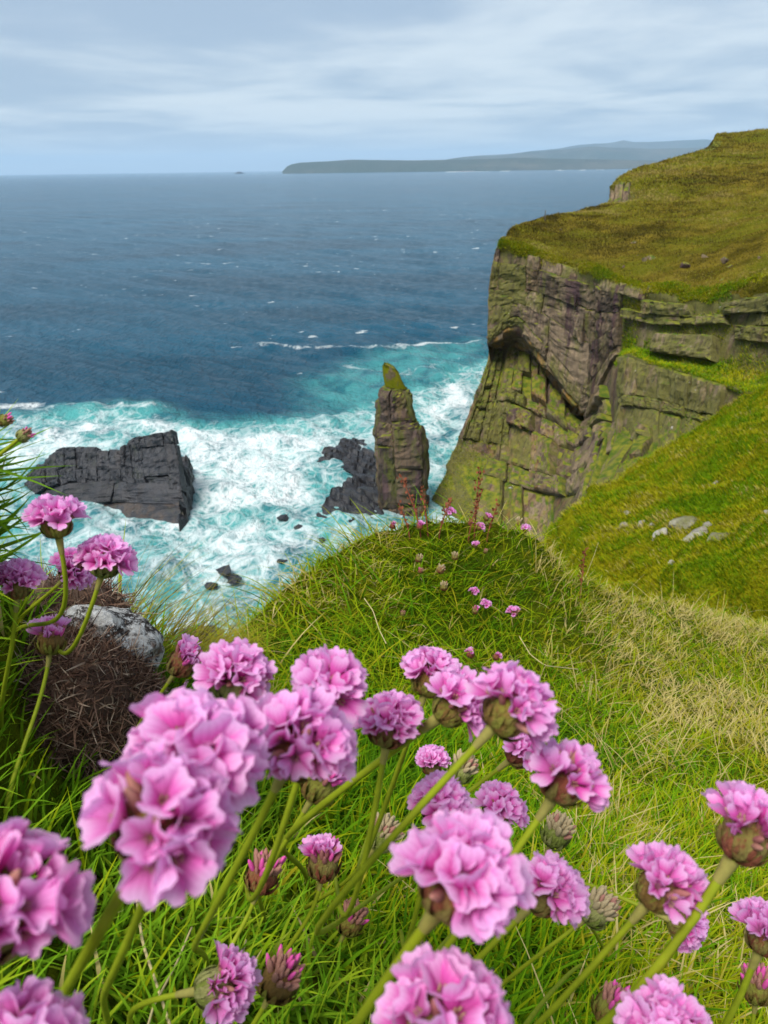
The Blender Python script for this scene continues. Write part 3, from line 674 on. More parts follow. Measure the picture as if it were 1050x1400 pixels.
def under(parent, name, me, mat):
    o = link(name, me, parent, mat); o.matrix_parent_inverse = Matrix.Translation(parent.location).inverted(); return o
Gc = Gs.copy(); Gc[..., :2] = (Gc[..., :2] - cen[:, None, :2]) * .9 + cen[:, None, :2]
topc = Gc[0].mean(0); V = np.concatenate([Gc.reshape(-1, 3), [topc + [0, 0, .4]]]); nV = len(V) - 1
V[:-1] += .25 * np.stack([fbm(V[:-1], .6, 3, 61), fbm(V[:-1], .6, 3, 62), 0 * V[:-1, 0]], -1)
capf = np.stack([np.full(48, nV), np.arange(48), np.arange(48) + 1], -1)
under(stack, 'rock_core', mesh('rock_core', V, [gridfaces(len(ys), 49), capf], False, {'moss': np.full(nV + 1, .35), 'ochre': np.full(nV + 1, .15)}), M_STACK)
SSt = sampler(Gs)
class SubParent: pass
def clad_stack(v0, v1, nv, nu, mossv, seed, dmin=-.1, dmax=.35, u0=0., u1=1.):
    rs = np.random.default_rng(seed)
    for (a, b, c, d) in cells(nv, nu, .3, rs, 0, .15):
        A, B, Cc, D = v0 + (v1 - v0) * a, v0 + (v1 - v0) * b, u0 + (u1 - u0) * c, u0 + (u1 - u0) * d
        pc = SSt(np.array([[(A + B) / 2]]), np.array([[(Cc + D) / 2]]))[0, 0]; yv = (A + B) / 2 * (len(ys) - 1)
        ctr = np.array([np.interp(yv, range(len(ys)), cen[:, 0]), YS, pc[2]])
        Pm = SSt(np.array([[A, B, (A + B) / 2, (A + B) / 2]]), np.array([[(Cc + D) / 2, (Cc + D) / 2, Cc, D]]))[0]
        n = np.cross(Pm[3] - Pm[2], Pm[1] - Pm[0]); sg = 1 if n @ (pc - ctr) > 0 else -1
        me = block(SSt, A, B, Cc, D, rs.uniform(dmin, dmax), sg, .9, 14, 9, .5, .22, int(rs.integers(1e6)), {'moss': np.clip(mossv + rs.normal() * .15, 0, 1), 'ochre': np.clip(rs.normal() * .2 + .15, 0, 1)})
        under(stack, 'rock_block', me, M_STACK)
clad_stack(3.6 / 16, 16 / 16, (3, 5), 8, .15, 71, -.2, .5)
clad_stack(2.0 / 16, 3.7 / 16, 1, 5, .8, 74, -.15, .12)
# grassy tip
Gt = Gs[:4].copy(); Gt[..., :2] = (Gt[..., :2] - cen[:4, None, :2]) * 1.04 + cen[:4, None, :2]
V = np.concatenate([Gt.reshape(-1, 3), [Gt[0].mean(0) + [0, 0, .5]]]); nV = len(V) - 1
M_CAP = turf_mat('stack_turf', ((0.10, 0.115, 0.006), (0.16, 0.14, 0.01), (0.11, 0.12, 0.006), (0.07, 0.05, 0.006)), .8, .2)
under(stack, 'grass_cap', mesh('grass_cap', V + .12 * fbm(V, 1.5, 3, 8)[:, None], [gridfaces(4, 49), np.stack([np.full(48, nV), np.arange(48), np.arange(48) + 1], -1)], True), M_CAP)

# ------------------------------------------------------------------ dark islet and low rocks in the surf
ct = [(30,662),(52,632),(75,624),(88,610),(112,619),(122,609),(140,619),(170,614),(177,604),(205,597),(237,591),(240,627),(263,628)]
IR = [
 [(30,664,152),(58,632,150),(88,613,149),(122,612,148),(165,615,146),(180,603,145),(237,592,143)],
 [(30,680,148),(60,655,147),(90,643,146),(122,643,145),(165,640,143),(185,640,142),(246,640,139)],
 [(40,700,144),(65,690,143),(95,680,142),(125,680,141),(165,678,139),(195,680,138),(250,680,135)],
 [(60,715,141),(80,712,140),(100,712,139),(130,708,137.5),(165,705,136),(200,705,134),(252,705,131)],
 [(80,745,134),(100,748,133.5),(120,750,133),(140,752,132.5),(175,752,131),(205,742,130),(256,724,129)],
]
C = ctl(IR); C[-1, :, 2] = -2.0
back = C[:1] + np.array([-2, 5, 0.]); back[..., 2] = -2
def rskirt(G): return skirt_left(skirt_left(G, np.array([-4, 2, 0.]), -2., 8)[:, ::-1], np.array([1.2, 2.5, 0.]), -2., 8)[:, ::-1]
G = rskirt(catmull(np.concatenate([back, C]), 8, .5))
IS = sampler(catmull(np.concatenate([C[:1] + (C[:1] - C[1:2]) * np.array([.35, .35, .34]) , C]), 8, .5))
islet = empty('rock_islet', (-50, 140, 0)); tag(islet, 'big dark slabby rock islet with a jagged crest in the foam', 'rock')
Gc = G + fbm(G, .3, 4, 14)[..., None] * np.array([0, .25, .35]) - np.array([0, -.5, .5])
under(islet, 'rock_core', mesh('rock_core', Gc, gridfaces(*G.shape[:2]), False, {'moss': np.zeros(G.shape[0] * G.shape[1]), 'ochre': np.full(G.shape[0] * G.shape[1], .2)}), M_SLATE)
def clad2(parent, S, v0, v1, u0, u1, nv, nu, dmin, dmax, mat, seed, ochre=.1, rough=.3, back=1.5, jit=.35, merge=.2, skip=0):
    rs = np.random.default_rng(seed)
    for (a, b, c, d) in cells(nv, nu, jit, rs, skip, merge):
        A, B, Cc, D = v0 + (v1 - v0) * a, v0 + (v1 - v0) * b, u0 + (u1 - u0) * c, u0 + (u1 - u0) * d
        Pm = S(np.array([[A, B, (A + B) / 2, (A + B) / 2]]), np.array([[(Cc + D) / 2, (Cc + D) / 2, Cc, D]]))[0]
        n = np.cross(Pm[3] - Pm[2], Pm[1] - Pm[0]); sg = 1 if n @ (EYE - Pm.mean(0)) > 0 else -1
        me = block(S, A, B, Cc, D, rs.uniform(dmin, dmax), sg, back, 8, 7, rough, .2, int(rs.integers(1e6)), {'moss': 0., 'ochre': np.clip(ochre + rs.normal() * .1, 0, 1)})
        under(parent, 'rock_block', me, mat)
q = lambda r: r / 5.0
# uneven upright slabs along the crest, tallest at the right end
tops = [1.1, .92, 1.05, .88, .8, 1.0, .86, .95, 1.12, 1.05, .74, .80, .72, .78, .82]
ub = np.linspace(0, 1, len(tops) + 1) + np.random.default_rng(4).uniform(-.015, .015, len(tops) + 1); rs = np.random.default_rng(81)
def islet_block(v0, v1, u0, u1, d, oc, rough=.3, seed=0, back=1.6, cham=.18):
    Pm = IS(np.array([[v0, v1, (v0 + v1) / 2, (v0 + v1) / 2]]), np.array([[(u0 + u1) / 2, (u0 + u1) / 2, u0, u1]]))[0]
    n = np.cross(Pm[3] - Pm[2], Pm[1] - Pm[0]); sg = 1 if n @ (EYE - Pm.mean(0)) > 0 else -1
    under(islet, 'rock_block', block(IS, v0, v1, u0, u1, d, sg, back, 14, 10, rough, cham, seed, {'moss': 0., 'ochre': oc}), M_SLATE)
for k, tp in enumerate(tops):
    br = [q(tp), q(1 + rs.uniform(.3, .6)), q(2.0 + rs.uniform(-.3, .3)), q(2.55 + rs.uniform(-.08, .08) + .25 * (ub[k] - .5))]
    if rs.random() < .35: br.pop(1)
    for a, b in zip(br[:-1], br[1:]): islet_block(a, b, ub[k], ub[k + 1], rs.uniform(.0, .55), np.clip(rs.normal() * .1 + .05, 0, 1), .45, int(rs.integers(1e6)))
for a, b in ((0, .3), (.3, .62), (.62, 1.0)): islet_block(q(2.5), q(3.35), a, b, rs.uniform(.3, .9), .12, .5, int(rs.integers(1e6)))
for a, b in ((.02, .5), (.5, .99)): islet_block(q(3.35), q(4.9), a, b, rs.uniform(-.2, .2), .6, .35, int(rs.integers(1e6)))
def slab_rock(name, pts, label, mat, hgt, seed, cat='rock', rough=.18):
    """low sea rock from its outline on the water: rises to an off-centre ridge"""
    base = sea_xy(pts); c = base.mean(0); rs = np.random.default_rng(seed)
    n = 130; L = np.vstack([base, base[:1]]); s = np.concatenate([[0], np.cumsum(np.linalg.norm(np.diff(L, axis=0), axis=1))]); t = np.linspace(0, s[-1], n, endpoint=False)
    O = np.stack([np.interp(t, s, L[:, 0]), np.interp(t, s, L[:, 1])], -1); O = O + .5 * np.stack([fbm(np.c_[O, 0 * O[:, :1]], .5, 3, seed), fbm(np.c_[O, 0 * O[:, :1]], .5, 3, seed + 7)], -1)
    rows = []
    for sc in np.concatenate([[1.05], np.linspace(1, .02, 24)]):
        q_ = (O - c) * sc + c; h = hgt * float(np.interp(sc, [0, .3, .6, .85, .97, 1.0, 1.05], [1.0, .97, .82, .6, .3, -.1, -1.2]))
        p = np.concatenate([q_, np.full((n, 1), h)], 1)
        if h > 0:
            tilt = p[:, 0] * .5 + p[:, 1] * .35; led = np.floor(tilt / 1.7 + .8 * fbm(p, .25, 2, seed + 3)) * 1.7 - tilt     # dipping strata
            p[:, 2] += min(1, 2.5 * h / hgt) * (hgt * .22 * led + hgt * .35 * fbm(p, .28, 3, seed) + .18 * fbm(p, 1.2, 3, seed + 1))
        rows.append(p)
    G = np.array(rows); me = mesh(name, G - np.array([c[0], c[1], 0]), gridfaces(*G.shape[:2], wrap=True), False, {'moss': np.zeros(G.shape[0] * n), 'ochre': np.full(G.shape[0] * n, .12)})
    o = link(name, me, None, mat); o.location = (c[0], c[1], 0); return tag(o, label, cat)
slab_rock('sea_rock', [(425,640),(440,622),(470,603),(497,600),(507,612),(470,628),(445,640)], 'upper dark wet slab left of the sea stack', M_SLATE, 1.7, 91)
slab_rock('sea_rock', [(462,628),(500,612),(530,625),(530,715),(480,718),(432,702),(470,672),(490,656),(462,645)], 'broad dark wet ledge at the foot of the sea stack', M_SLATE, 2.3, 92)
slab_rock('sea_rock', [(242,640),(262,640),(266,668),(258,716),(246,724),(244,690)], 'narrow dark rock split off the right end of the jagged islet', M_SLATE, 5.0, 94)
for (x, y, w, h, lb) in ((308, 783, 26, 10, 'small rounded black rock, largest of three in the turquoise shallows'), (289, 800, 18, 6, 'small flat black rock left of the rounded one in the shallows'),
                         (320, 791, 22, 6, 'low black rock right of the rounded one in the shallows'), (272, 880, 64, 26, 'black rock at the water edge in the gap beside the lichened stone'),
                         (388, 708, 20, 5, 'flat olive weed covered rock awash in foam'), (408, 721, 15, 5, 'small olive rock awash right of the flat one'), (424, 732, 14, 4, 'tiny dark rock awash near the grassy mound'),
                         (440, 741, 14, 5, 'green topped dark rock awash nearest the grassy mound'), (385, 769, 20, 7, 'dark rock awash just behind the grass tips of the mound')):
    p = atz(np.float64(x), np.float64(y), 0.0); s = np.linalg.norm(p - EYE) / FPX
    me = boulder('sea_rock', (w * s * .55, w * s * .6, h * s * .9), x, 3, .2)
    o = link('sea_rock', me, None, M_SLATE); o.location = (p[0], p[1], .1); tag(o, lb, 'rock')

# stones lying on the right-hand slope
M_STONE = rock_mat('pale_stone', (0.30, 0.28, 0.235), (0.10, 0.09, 0.07), (0.13, 0.13, 0.04), (0.28, 0.2, 0.08), False, (0.2, 0.17, 0.13), .8)
STN = [(938,716,36,15,0,'upper mossy grey slab of the stone pile on the grass slope'),(952,733,36,15,25,'pale leaning slab in front of the stone pile on the slope'),(906,733,24,15,40,'pale stone at the left end of the slope stone pile'),
       (968,718,14,16,60,'small whitish block at the right of the upper slab'),(985,737,34,22,-25,'olive grey wedge stone right of the pile'),(878,719,15,12,50,'tilted pale stone left of the slope stone pile'),
       (855,720,14,12,10,'round white stone left of the pile on the slope'),(921,770,12,9,0,'lone white stone below the pile on the green slope'),(979,661,9,7,20,'lone white stone high on the slope above the pile'),
       (906,679,7,6,0,'tiny pale stone above the left end of the pile'),(857,702,12,5,0,'thin white chip above the round white stone'),(892,718,8,6,30,'small pale chip between tilted stone and slab'),
       (1047,700,8,6,0,'white stone at the right frame edge on the slope'),(925,582,12,8,20,'pale stone at the foot of the mossy buttress'),(919,585,7,9,70,'small white stone beside the one at the buttress foot')]
# find the slope surface along a line of sight
SX_, SY_, SZ_ = proj(SLG.reshape(-1, 3))
for (x, y, w, h, rot, lb) in STN:
    k = np.argsort((SX_ - x) ** 2 + (SY_ - y) ** 2 + np.where(SZ_ > 5, 0, 1e9))[:4]; wgt = 1 / (1 + (SX_[k] - x) ** 2 + (SY_[k] - y) ** 2)
    zc = float((SZ_[k] * wgt).sum() / wgt.sum()); p = deep(np.float64(x), np.float64(y), zc); s = zc / FPX
    me = boulder('stone', (w * s * .62, w * s * .55, h * s * .85), x * 3 + y, 3, .14, 7)
    me.attributes.new('moss', 'FLOAT', 'POINT').data.foreach_set('value', np.full(len(me.vertices), .45 if 'olive' in lb or 'mossy' in lb else .0, np.float32))
    o = link('stone', me, None, M_STONE); o.location = p - np.array([0, 0, .18 * h * s]); o.rotation_euler = (.2, R(-rot) * .6, R(rot)); tag(o, lb, 'stone')

# thin post on the far brink
pp = at(np.float64(745), np.float64(299), 169.0); V, F, _ = tube(np.array([[0, 0, -.5], [0, 0, .6], [.02, 0, 1.5], [.02, 0, 1.62], [.02, 0, 1.64]]), [.11, .10, .085, .08, .01], 7)
o = link('post', mesh('post', V, F), None, simple('post_wood', (0.10, 0.08, 0.06), .9, 8, .4)); o.location = pp; tag(o, 'thin dark post standing alone near the clifftop edge', 'post')
# gull gliding in the gully
gl = empty('gull', deep(np.float64(698), np.float64(667), 112.0)); tag(gl, 'white gull gliding in front of the cliff foot', 'gull')
M_GULL = simple('gull_white', (0.75, 0.76, 0.77), .7, 4, .08)
xs = np.linspace(-.27, .27, 9); prof = np.array([.01, .035, .06, .075, .08, .075, .06, .045, .012])
V, F, _ = tube(np.stack([xs, 0 * xs, .02 * np.sin(xs * 5)], -1), prof, 8); b = link('body', mesh('body', V, F), gl, M_GULL)
for sg in (-1, 1):
    sp = np.linspace(0, 1, 8); ch = .17 * (1 - sp ** 2) + .01; ly = sg * sp * .68; lz = .16 * np.sin(sp * 2.4); lx = .03 + .1 * np.sin(sp * 2.6) - .16 * sp
    V = np.concatenate([np.stack([lx + ch * .6, ly, lz], -1), np.stack([lx, ly, lz + .018], -1), np.stack([lx - ch * .6, ly, lz], -1)]).reshape(3, 8, 3)
    V = np.concatenate([V, V[::-1] - [0, 0, .012]]); link('wing', mesh('wing', V, gridfaces(6, 8)), gl, M_GULL)
V = np.array([[-.24, -.02, .01], [-.24, .02, .01], [-.40, .07, 0], [-.40, -.07, 0], [-.24, -.02, -.01], [-.24, .02, -.01], [-.40, .07, -.01], [-.40, -.07, -.01]])
link('tail', mesh('tail', V, np.array([[0, 1, 2, 3], [7, 6, 5, 4], [2, 6, 7, 3], [0, 3, 7, 4], [1, 5, 6, 2]])), gl, M_GULL)
gl.rotation_euler = (R(35), R(-10), R(200))

# ------------------------------------------------------------------ near ground
GP_ = [(-150,1400,.16),(0,1400,.19),(150,1400,.20),(350,1400,.22),(525,1400,.25),(750,1400,.30),(1050,1400,.40),(1300,1400,.45),
       (0,1250,.24),(200,1250,.27),(525,1250,.36),(800,1250,.47),(1050,1250,.57),(1300,1250,.65),
       (60,1100,.33),(200,1100,.38),(400,1100,.46),(600,1100,.58),(850,1100,.76),(1050,1100,.87),(1300,1100,.95),
       (330,980,.66),(525,1000,.74),(750,1000,.96),(1050,1000,1.16),(1300,1000,1.3),
       (330,915,.90),(450,900,1.0),(600,900,1.1),(800,920,1.3),(1050,940,1.5),(1300,960,1.6),
       (400,832,1.12),(520,800,1.22),(650,800,1.36),(800,835,1.58),(1050,880,1.75)]
CREST = [(-400,560,.30),(-150,690,.34),(0,800,.41),(80,835,.47),(140,855,.55),(190,885,.63),(235,910,.74),(268,925,.84),(312,876,1.0),(345,838,1.08),(385,798,1.17),(440,756,1.28),(510,721,1.38),(560,712,1.42),
         (650,713,1.5),(740,743,1.6),(800,790,1.75),(900,824,1.9),(1050,858,2.0),(1300,900,2.1)]
K = np.array([at(np.float64(x), np.float64(y), Y) for x, y, Y in GP_ + CREST]) - EYE
K = np.vstack([K, [(-.3, 0, -.33), (0, 0, -.38), (.3, 0, -.5), (.8, 0, -.75), (0, -.6, -.38), (-.6, -.6, -.25), (.8, -.6, -.7), (-.6, .1, -.2), (1.8, .8, -1.1), (1.8, -.6, -1.0)]])
def tps_fit(K, lam=2e-3):
    n = len(K); d = np.linalg.norm(K[:, None, :2] - K[None, :, :2], axis=-1); A = np.zeros((n + 3, n + 3))
    A[:n, :n] = np.where(d > 0, d * d * np.log(d + 1e-12), 0) + lam * np.eye(n); A[:n, n] = 1; A[:n, n + 1:] = K[:, :2]; A[n, :n] = 1; A[n + 1:, :n] = K[:, :2].T
    w = np.linalg.solve(A, np.concatenate([K[:, 2], [0, 0, 0]]))
    def f(XY):
        out = np.zeros(len(XY))
        for s in range(0, len(XY), 20000):
            q_ = XY[s:s + 20000]; d = np.linalg.norm(q_[:, None] - K[None, :, :2], axis=-1)
            out[s:s + 20000] = np.where(d > 0, d * d * np.log(d + 1e-12), 0) @ w[:n] + w[n] + q_ @ w[n + 1:]
        return out
    return f
tps = tps_fit(K)
crest_xy = np.array([at(np.float64(x), np.float64(y), Y)[:2] for x, y, Y in CREST])
land_poly = np.vstack([[(-4, -3)], [(-2.0, .15)], crest_xy, [(4, 2.6)], [(6, -3)]])
def gz(XY):
    XY = np.asarray(XY, float).reshape(-1, 2)
    c = np.clip(XY, [-1.6, -.9], [2.2, 2.3]); s = sdist(XY, land_poly)
    z = tps(c); over = np.maximum(-s, 0)
    return 60 + z - over * 2.6 - 4 * over ** 2 / (over + .3) * .3 + .012 * fbm(np.concatenate([XY, 0 * XY[:, :1]], 1), 6, 3, 51) - np.linalg.norm(XY - c, axis=1) * .25
def axis(lo, hi, core0, core1, step, far):
    a = np.arange(core0, core1, step); l = core0 - np.geomspace(step, core0 - lo, far); r = core1 + np.geomspace(step, hi - core1, far)
    return np.concatenate([l[::-1], a, r])
gx = axis(-24, 26, -.9, 1.6, .022, 22); gy = axis(-12, 24, -.1, 2.2, .022, 22)
GX, GY = np.meshgrid(gx, gy); XYg = np.stack([GX.ravel(), GY.ravel()], -1)
Zg = np.maximum(gz(XYg), -2.0)
ground = link('ground', mesh('ground', np.stack([XYg[:, 0], XYg[:, 1], Zg], -1), gridfaces(len(gy), len(gx)), True), None, M_SOIL); tag(ground, kind='structure')
def hit(px, py):
    d = ray(np.float64(px), np.float64(py)); t = np.linspace(.05, 3.5, 500); P = EYE + d * t[:, None]; below = P[:, 2] < gz(P[:, :2])
    return P[np.argmax(below)] if below.any() else P[-1]

def near_grass(name, n, region, lng, wid, tintf, mat, label, th0=(.1, .7), th1=(.3, 1.4), wind=None, seg=4, seed=1, area=((-.75, 1.5), (.08, 2.25))):
    """region(px,py,X) -> probability; rooted on the near ground inside the field of view"""
    rs = np.random.default_rng(seed)
    XY = np.stack([rs.uniform(*area[0], n), rs.uniform(*area[1], n)], -1)
    P = np.concatenate([XY, gz(XY)[:, None]], 1); s = sdist(XY, land_poly)
    x, y, zc = proj(P); keep = (x > -140) & (x < 1190) & (y < 1620) & (s > -.12) & (zc > .1) & (np.linalg.norm(P - EYE, axis=1) > .2)
    P, x, y, zc, s = P[keep], x[keep], y[keep], zc[keep], s[keep]
    pr = region(x, y, P) * ~((x > 30) & (x < 210) & (y > 850) & (y < 1030) & (P[:, 1] < .5)) ; k = rs.random(len(P)) < pr; P, x, y, zc = P[k], x[k], y[k], zc[k]; n = len(P)
    ph = rs.uniform(0, 2 * math.pi, n) if wind is None else rs.normal(wind[0], wind[1], n)
    L = rs.uniform(*lng, n); Wd = rs.uniform(*wid, n)
    me = blades(P - [0, 0, .004], ph, L, Wd, rs.uniform(*th0, n), rs.uniform(*th1, n), np.clip(tintf(P, x, y, rs), 0, 1), seg, rs.uniform(-.9, .9, n), name)
    o = link(name, me, None, mat); tag(o, label, 'grass', kind='stuff'); return o
def straw(x, y, P):   # how dry the turf is: pale towards the right-hand side
    return np.clip((x - 700) / 350, 0, 1) * .20 + .24 * np.clip(fbm(P, 5, 3, 55), -1, 1) + .26 * np.clip(fbm(P, 24, 2, 57), -1, 1)
thrift_zone = lambda x, y, P: np.clip((1 - smoothstep(x + (1230 - y) * .55 + 60 * fbm(P, 12, 2, 9), 330, 560)), 0, 1) * ((y > 985) | (x < 60))
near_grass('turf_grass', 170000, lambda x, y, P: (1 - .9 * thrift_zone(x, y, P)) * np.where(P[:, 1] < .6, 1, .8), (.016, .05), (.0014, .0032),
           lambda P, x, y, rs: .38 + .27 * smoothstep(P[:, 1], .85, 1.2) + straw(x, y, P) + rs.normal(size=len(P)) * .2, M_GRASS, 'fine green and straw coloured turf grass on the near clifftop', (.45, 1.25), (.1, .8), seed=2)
near_grass('long_grass', 24000, lambda x, y, P: np.clip(smoothstep(-x, -860, -600) * .85 + .1, 0, 1) * (y < 960) * 1.0, (.06, .14), (.002, .004),
           lambda P, x, y, rs: .43 + .3 * fbm(P, 6, 2, 3) + rs.normal(size=len(P)) * .18, M_GRASS, 'long bright green grass covering the mound by the brink', (.45, 1.1), (.4, 1.0), (3.6, 1.2), 5, 3)
near_grass('dry_grass', 40000, lambda x, y, P: smoothstep(x, 560, 900) * np.clip(.15 + 1.6 * fbm(P, 9, 3, 6), 0.03, 1) * .8, (.04, .11), (.0012, .0024),
           lambda P, x, y, rs: .97 + rs.normal(size=len(P)) * .08, M_GRASS, 'pale dry straw blades scattered over the right hand turf', (.3, 1.1), (.3, 1.6), seed=4)
near_grass('thrift_leaves', 26000, lambda x, y, P: thrift_zone(x, y, P), (.022, .046), (.0018, .0030),
           lambda P, x, y, rs: .42 + .25 * fbm(P, 16, 2, 5) + rs.normal(size=len(P)) * .2, M_LEAF, 'narrow fleshy green thrift leaves carpeting the lower left', (.2, 1.15), (.2, 1.0), seed=5, area=((-.42, .25), (.08, .62)))
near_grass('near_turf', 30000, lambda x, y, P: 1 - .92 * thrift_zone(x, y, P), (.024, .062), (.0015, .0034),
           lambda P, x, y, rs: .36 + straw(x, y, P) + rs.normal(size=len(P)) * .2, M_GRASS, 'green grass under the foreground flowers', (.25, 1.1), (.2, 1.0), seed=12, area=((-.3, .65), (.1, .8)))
near_grass('brink_grass', 110000, lambda x, y, P: ((x > 130) & (x < 300) & (y < 960) & (P[:, 1] > .5)) * 1.0, (.07, .13), (.0008, .0016),
           lambda P, x, y, rs: .5 + rs.normal(size=len(P)) * .2, M_HEATH, 'dark olive brown wind combed grass behind the lichened stone', (.3, .9), (.3, 1.0), (.35, .45), 5, 6)

# ------------------------------------------------------------------ dead thrift cushion, lichened stone, leaf cushion at the left
def blob(c, r, seed, rough, sub=4, fs=1.6):
    import bmesh
    bm = bmesh.new(); bmesh.ops.create_icosphere(bm, subdivisions=sub, radius=1)
    P = np.array([v.co[:] for v in bm.verts]); F = np.array([[v.index for v in f.verts] for f in bm.faces]); bm.free()
    Q = P * (1 + rough * fbm(P, fs, 4, seed)[:, None]) * np.asarray(r); return Q, F
def fibres(Q, F, n, lng, wid, seed, tint, out_=.6, seg=3, up=.0):
    rs = np.random.default_rng(seed); f = F[rs.integers(len(F), size=n)]; b = rs.dirichlet((1, 1, 1), n)[:, :, None]
    P = (Q[f] * b).sum(1); N = np.cross(Q[f[:, 1]] - Q[f[:, 0]], Q[f[:, 2]] - Q[f[:, 0]]); N /= np.linalg.norm(N, axis=1, keepdims=True) + 1e-12
    D = N * out_ + rs.normal(size=(n, 3)) * .55 + [0, 0, up]; D /= np.linalg.norm(D, axis=1, keepdims=True)
    B = rs.normal(size=(n, 3)); Wd = np.cross(D, B); Wd /= np.linalg.norm(Wd, axis=1, keepdims=True) + 1e-9
    L = rs.uniform(*lng, n)[:, None]; w = rs.uniform(*wid, n)[:, None] * .5; bend = rs.normal(size=(n, 3)) * .35
    rows = []; tt = []
    for k in range(seg + 1):
        t = k / seg; p = P + D * L * t + bend * L * t * t; ww = w * (1 - t ** 2)
        if k < seg: rows += [p - Wd * ww, p + Wd * ww]; tt += [t, t]
        else: rows += [p]; tt += [1]
    nv = 2 * seg + 1; V = np.stack(rows, 1).reshape(-1, 3); base = np.arange(n)[:, None] * nv
    q_ = np.concatenate([base + np.array([[2 * k, 2 * k + 1, 2 * k + 3, 2 * k + 2]]) for k in range(seg - 1)]); tr = base + np.array([[2 * seg - 2, 2 * seg - 1, 2 * seg]])
    return mesh('fibres', V, [q_, tr], True, {'tint': np.repeat(np.clip(tint + rs.normal(size=n) * .28, 0, 1), nv), 'along': np.tile(tt, n)})
c = at(np.float64(98), np.float64(972), .385)
cush = empty('dead_thrift_cushion', c); tag(cush, 'brown dead thrift cushion below the lichened stone', 'plant')
Q, F = blob(c, (.050, .040, .053), 5, .14)
link('peat_core', mesh('peat_core', Q, F), cush, simple('peat', (0.07, 0.042, 0.03), .95, 120, .6))
fb = link('dead_leaves', fibres(Q, F, 14000, (.006, .015), (.0006, .0013), 3, .55, .22), cush, M_DEAD); fb['kind'] = 'stuff'
m, nt, out = newmat('lichen_stone'); P = ND(nt, 'ShaderNodeTexCoord').outputs['Object']
n1 = NOISE(nt, P, 85, 6, .72); n2 = NOISE(nt, P, 260, 5, .75); n3 = NOISE(nt, P, 60, 4)
cL = MIX(nt, SMOOTH(nt, n1, .44, .56), (0.03, 0.024, 0.022), (0.46, 0.45, 0.43)); cL = MIX(nt, SMOOTH(nt, n2, .5, .66), cL, (0.66, 0.66, 0.65)); cL = MIX(nt, SMOOTH(nt, n3, .58, .7), cL, (0.13, 0.09, 0.07))
PRIN(nt, out, cL, .9, MATH(nt, 'ADD', n1, n2), 1, .004, .1); M_LICHEN = m
Q, F = blob(None, (.034, .027, .017), 12, .2, 4, 1.8)
st = link('lichened_stone', mesh('lichened_stone', Q, F, False), None, M_LICHEN); st.location = at(np.float64(160), np.float64(874), .415); st.rotation_euler = (R(-25), R(38), R(10))
tag(st, 'white and black lichened stone on top of the brown dead cushion', 'stone')
# dry litter on top of the cushion behind the flowers
c2 = at(np.float64(80), np.float64(850), .46); Q, F = blob(None, (.045, .03, .03), 8, .2)
lit = empty('dry_litter_clump', c2); tag(lit, 'pale brown dry leaf litter clump left of the lichened stone', 'plant')
link('peat_core', mesh('peat_core', Q, F), lit, bpy.data.materials['peat'])
fb = link('dead_leaves', fibres(Q, F, 3500, (.008, .02), (.0005, .0011), 9, .6), lit, M_DEAD); fb['kind'] = 'stuff'
c3 = at(np.float64(-78), np.float64(690), .30)
lc = empty('thrift_leaf_cushion', c3); tag(lc, 'spiky green thrift leaf cushion at the left frame edge', 'plant')
Q, F = blob(None, (.014, .026, .036), 15, .12)
link('leaf_core', mesh('leaf_core', Q, F), lc, simple('leaf_core', (0.02, 0.035, 0.008), .9, 90, .5))
fb = link('leaves', fibres(Q, F, 360, (.016, .030), (.0014, .0022), 19, .3, 1.3, 4, .35), lc, M_LEAF); fb['kind'] = 'stuff'
c4 = at(np.float64(-85), np.float64(930), .33); Q, F = blob(None, (.02, .03, .03), 16, .12)
lc = empty('thrift_leaf_cushion', c4); tag(lc, 'low green thrift leaf cushion left of the brown dead cushion', 'plant')
link('leaf_core', mesh('leaf_core', Q, F), lc, bpy.data.materials['leaf_core'])
fb = link('leaves', fibres(Q, F, 420, (.014, .026), (.0010, .0017), 29, .35, 1.0, 3, .4), lc, M_LEAF); fb['kind'] = 'stuff'

# ------------------------------------------------------------------ thrift flowers
def petal_mesh(name, L, Wd, a0, a1, cup, curl=0.0, wav=0.0, seed=0):
    rs = np.random.default_rng(seed); ns, nw = 8, 5
    s = np.linspace(0, 1, ns); prof = np.interp(s, [0, .15, .35, .6, .8, .93, 1], [.22, .3, .6, .93, 1.0, .86, .5])
    y = z = 0.; pts = []
    for i, t in enumerate(s):
        if i: an = a0 + (a1 - a0) * (t - .5 / ns) + curl * max(0, t - .7) * 3; y += math.sin(an) * L / (ns - 1); z += math.cos(an) * L / (ns - 1)
        an2 = a0 + (a1 - a0) * t
        for k in range(nw):
            u = -1 + 2 * k / (nw - 1); wv_ = wav * math.sin(u * 5 + seed) * t; notch = -.015 * L * (1 - abs(u)) * (t == 1)
            nrm = (-math.cos(an2), math.sin(an2)); off = -cup * (u * u) * Wd * prof[i] + wv_ * Wd
            pts.append((u * Wd * .5 * prof[i], y - nrm[0] * off * -1 + math.sin(an2) * notch, z - nrm[1] * off * -1 * -1 + math.cos(an2) * notch))
    V = np.array(pts); uv = np.array([((k / (nw - 1)), t) for t in s for k in range(nw)])
    me = mesh(name, V, gridfaces(ns, nw), True, None, uv); return me, V, uv
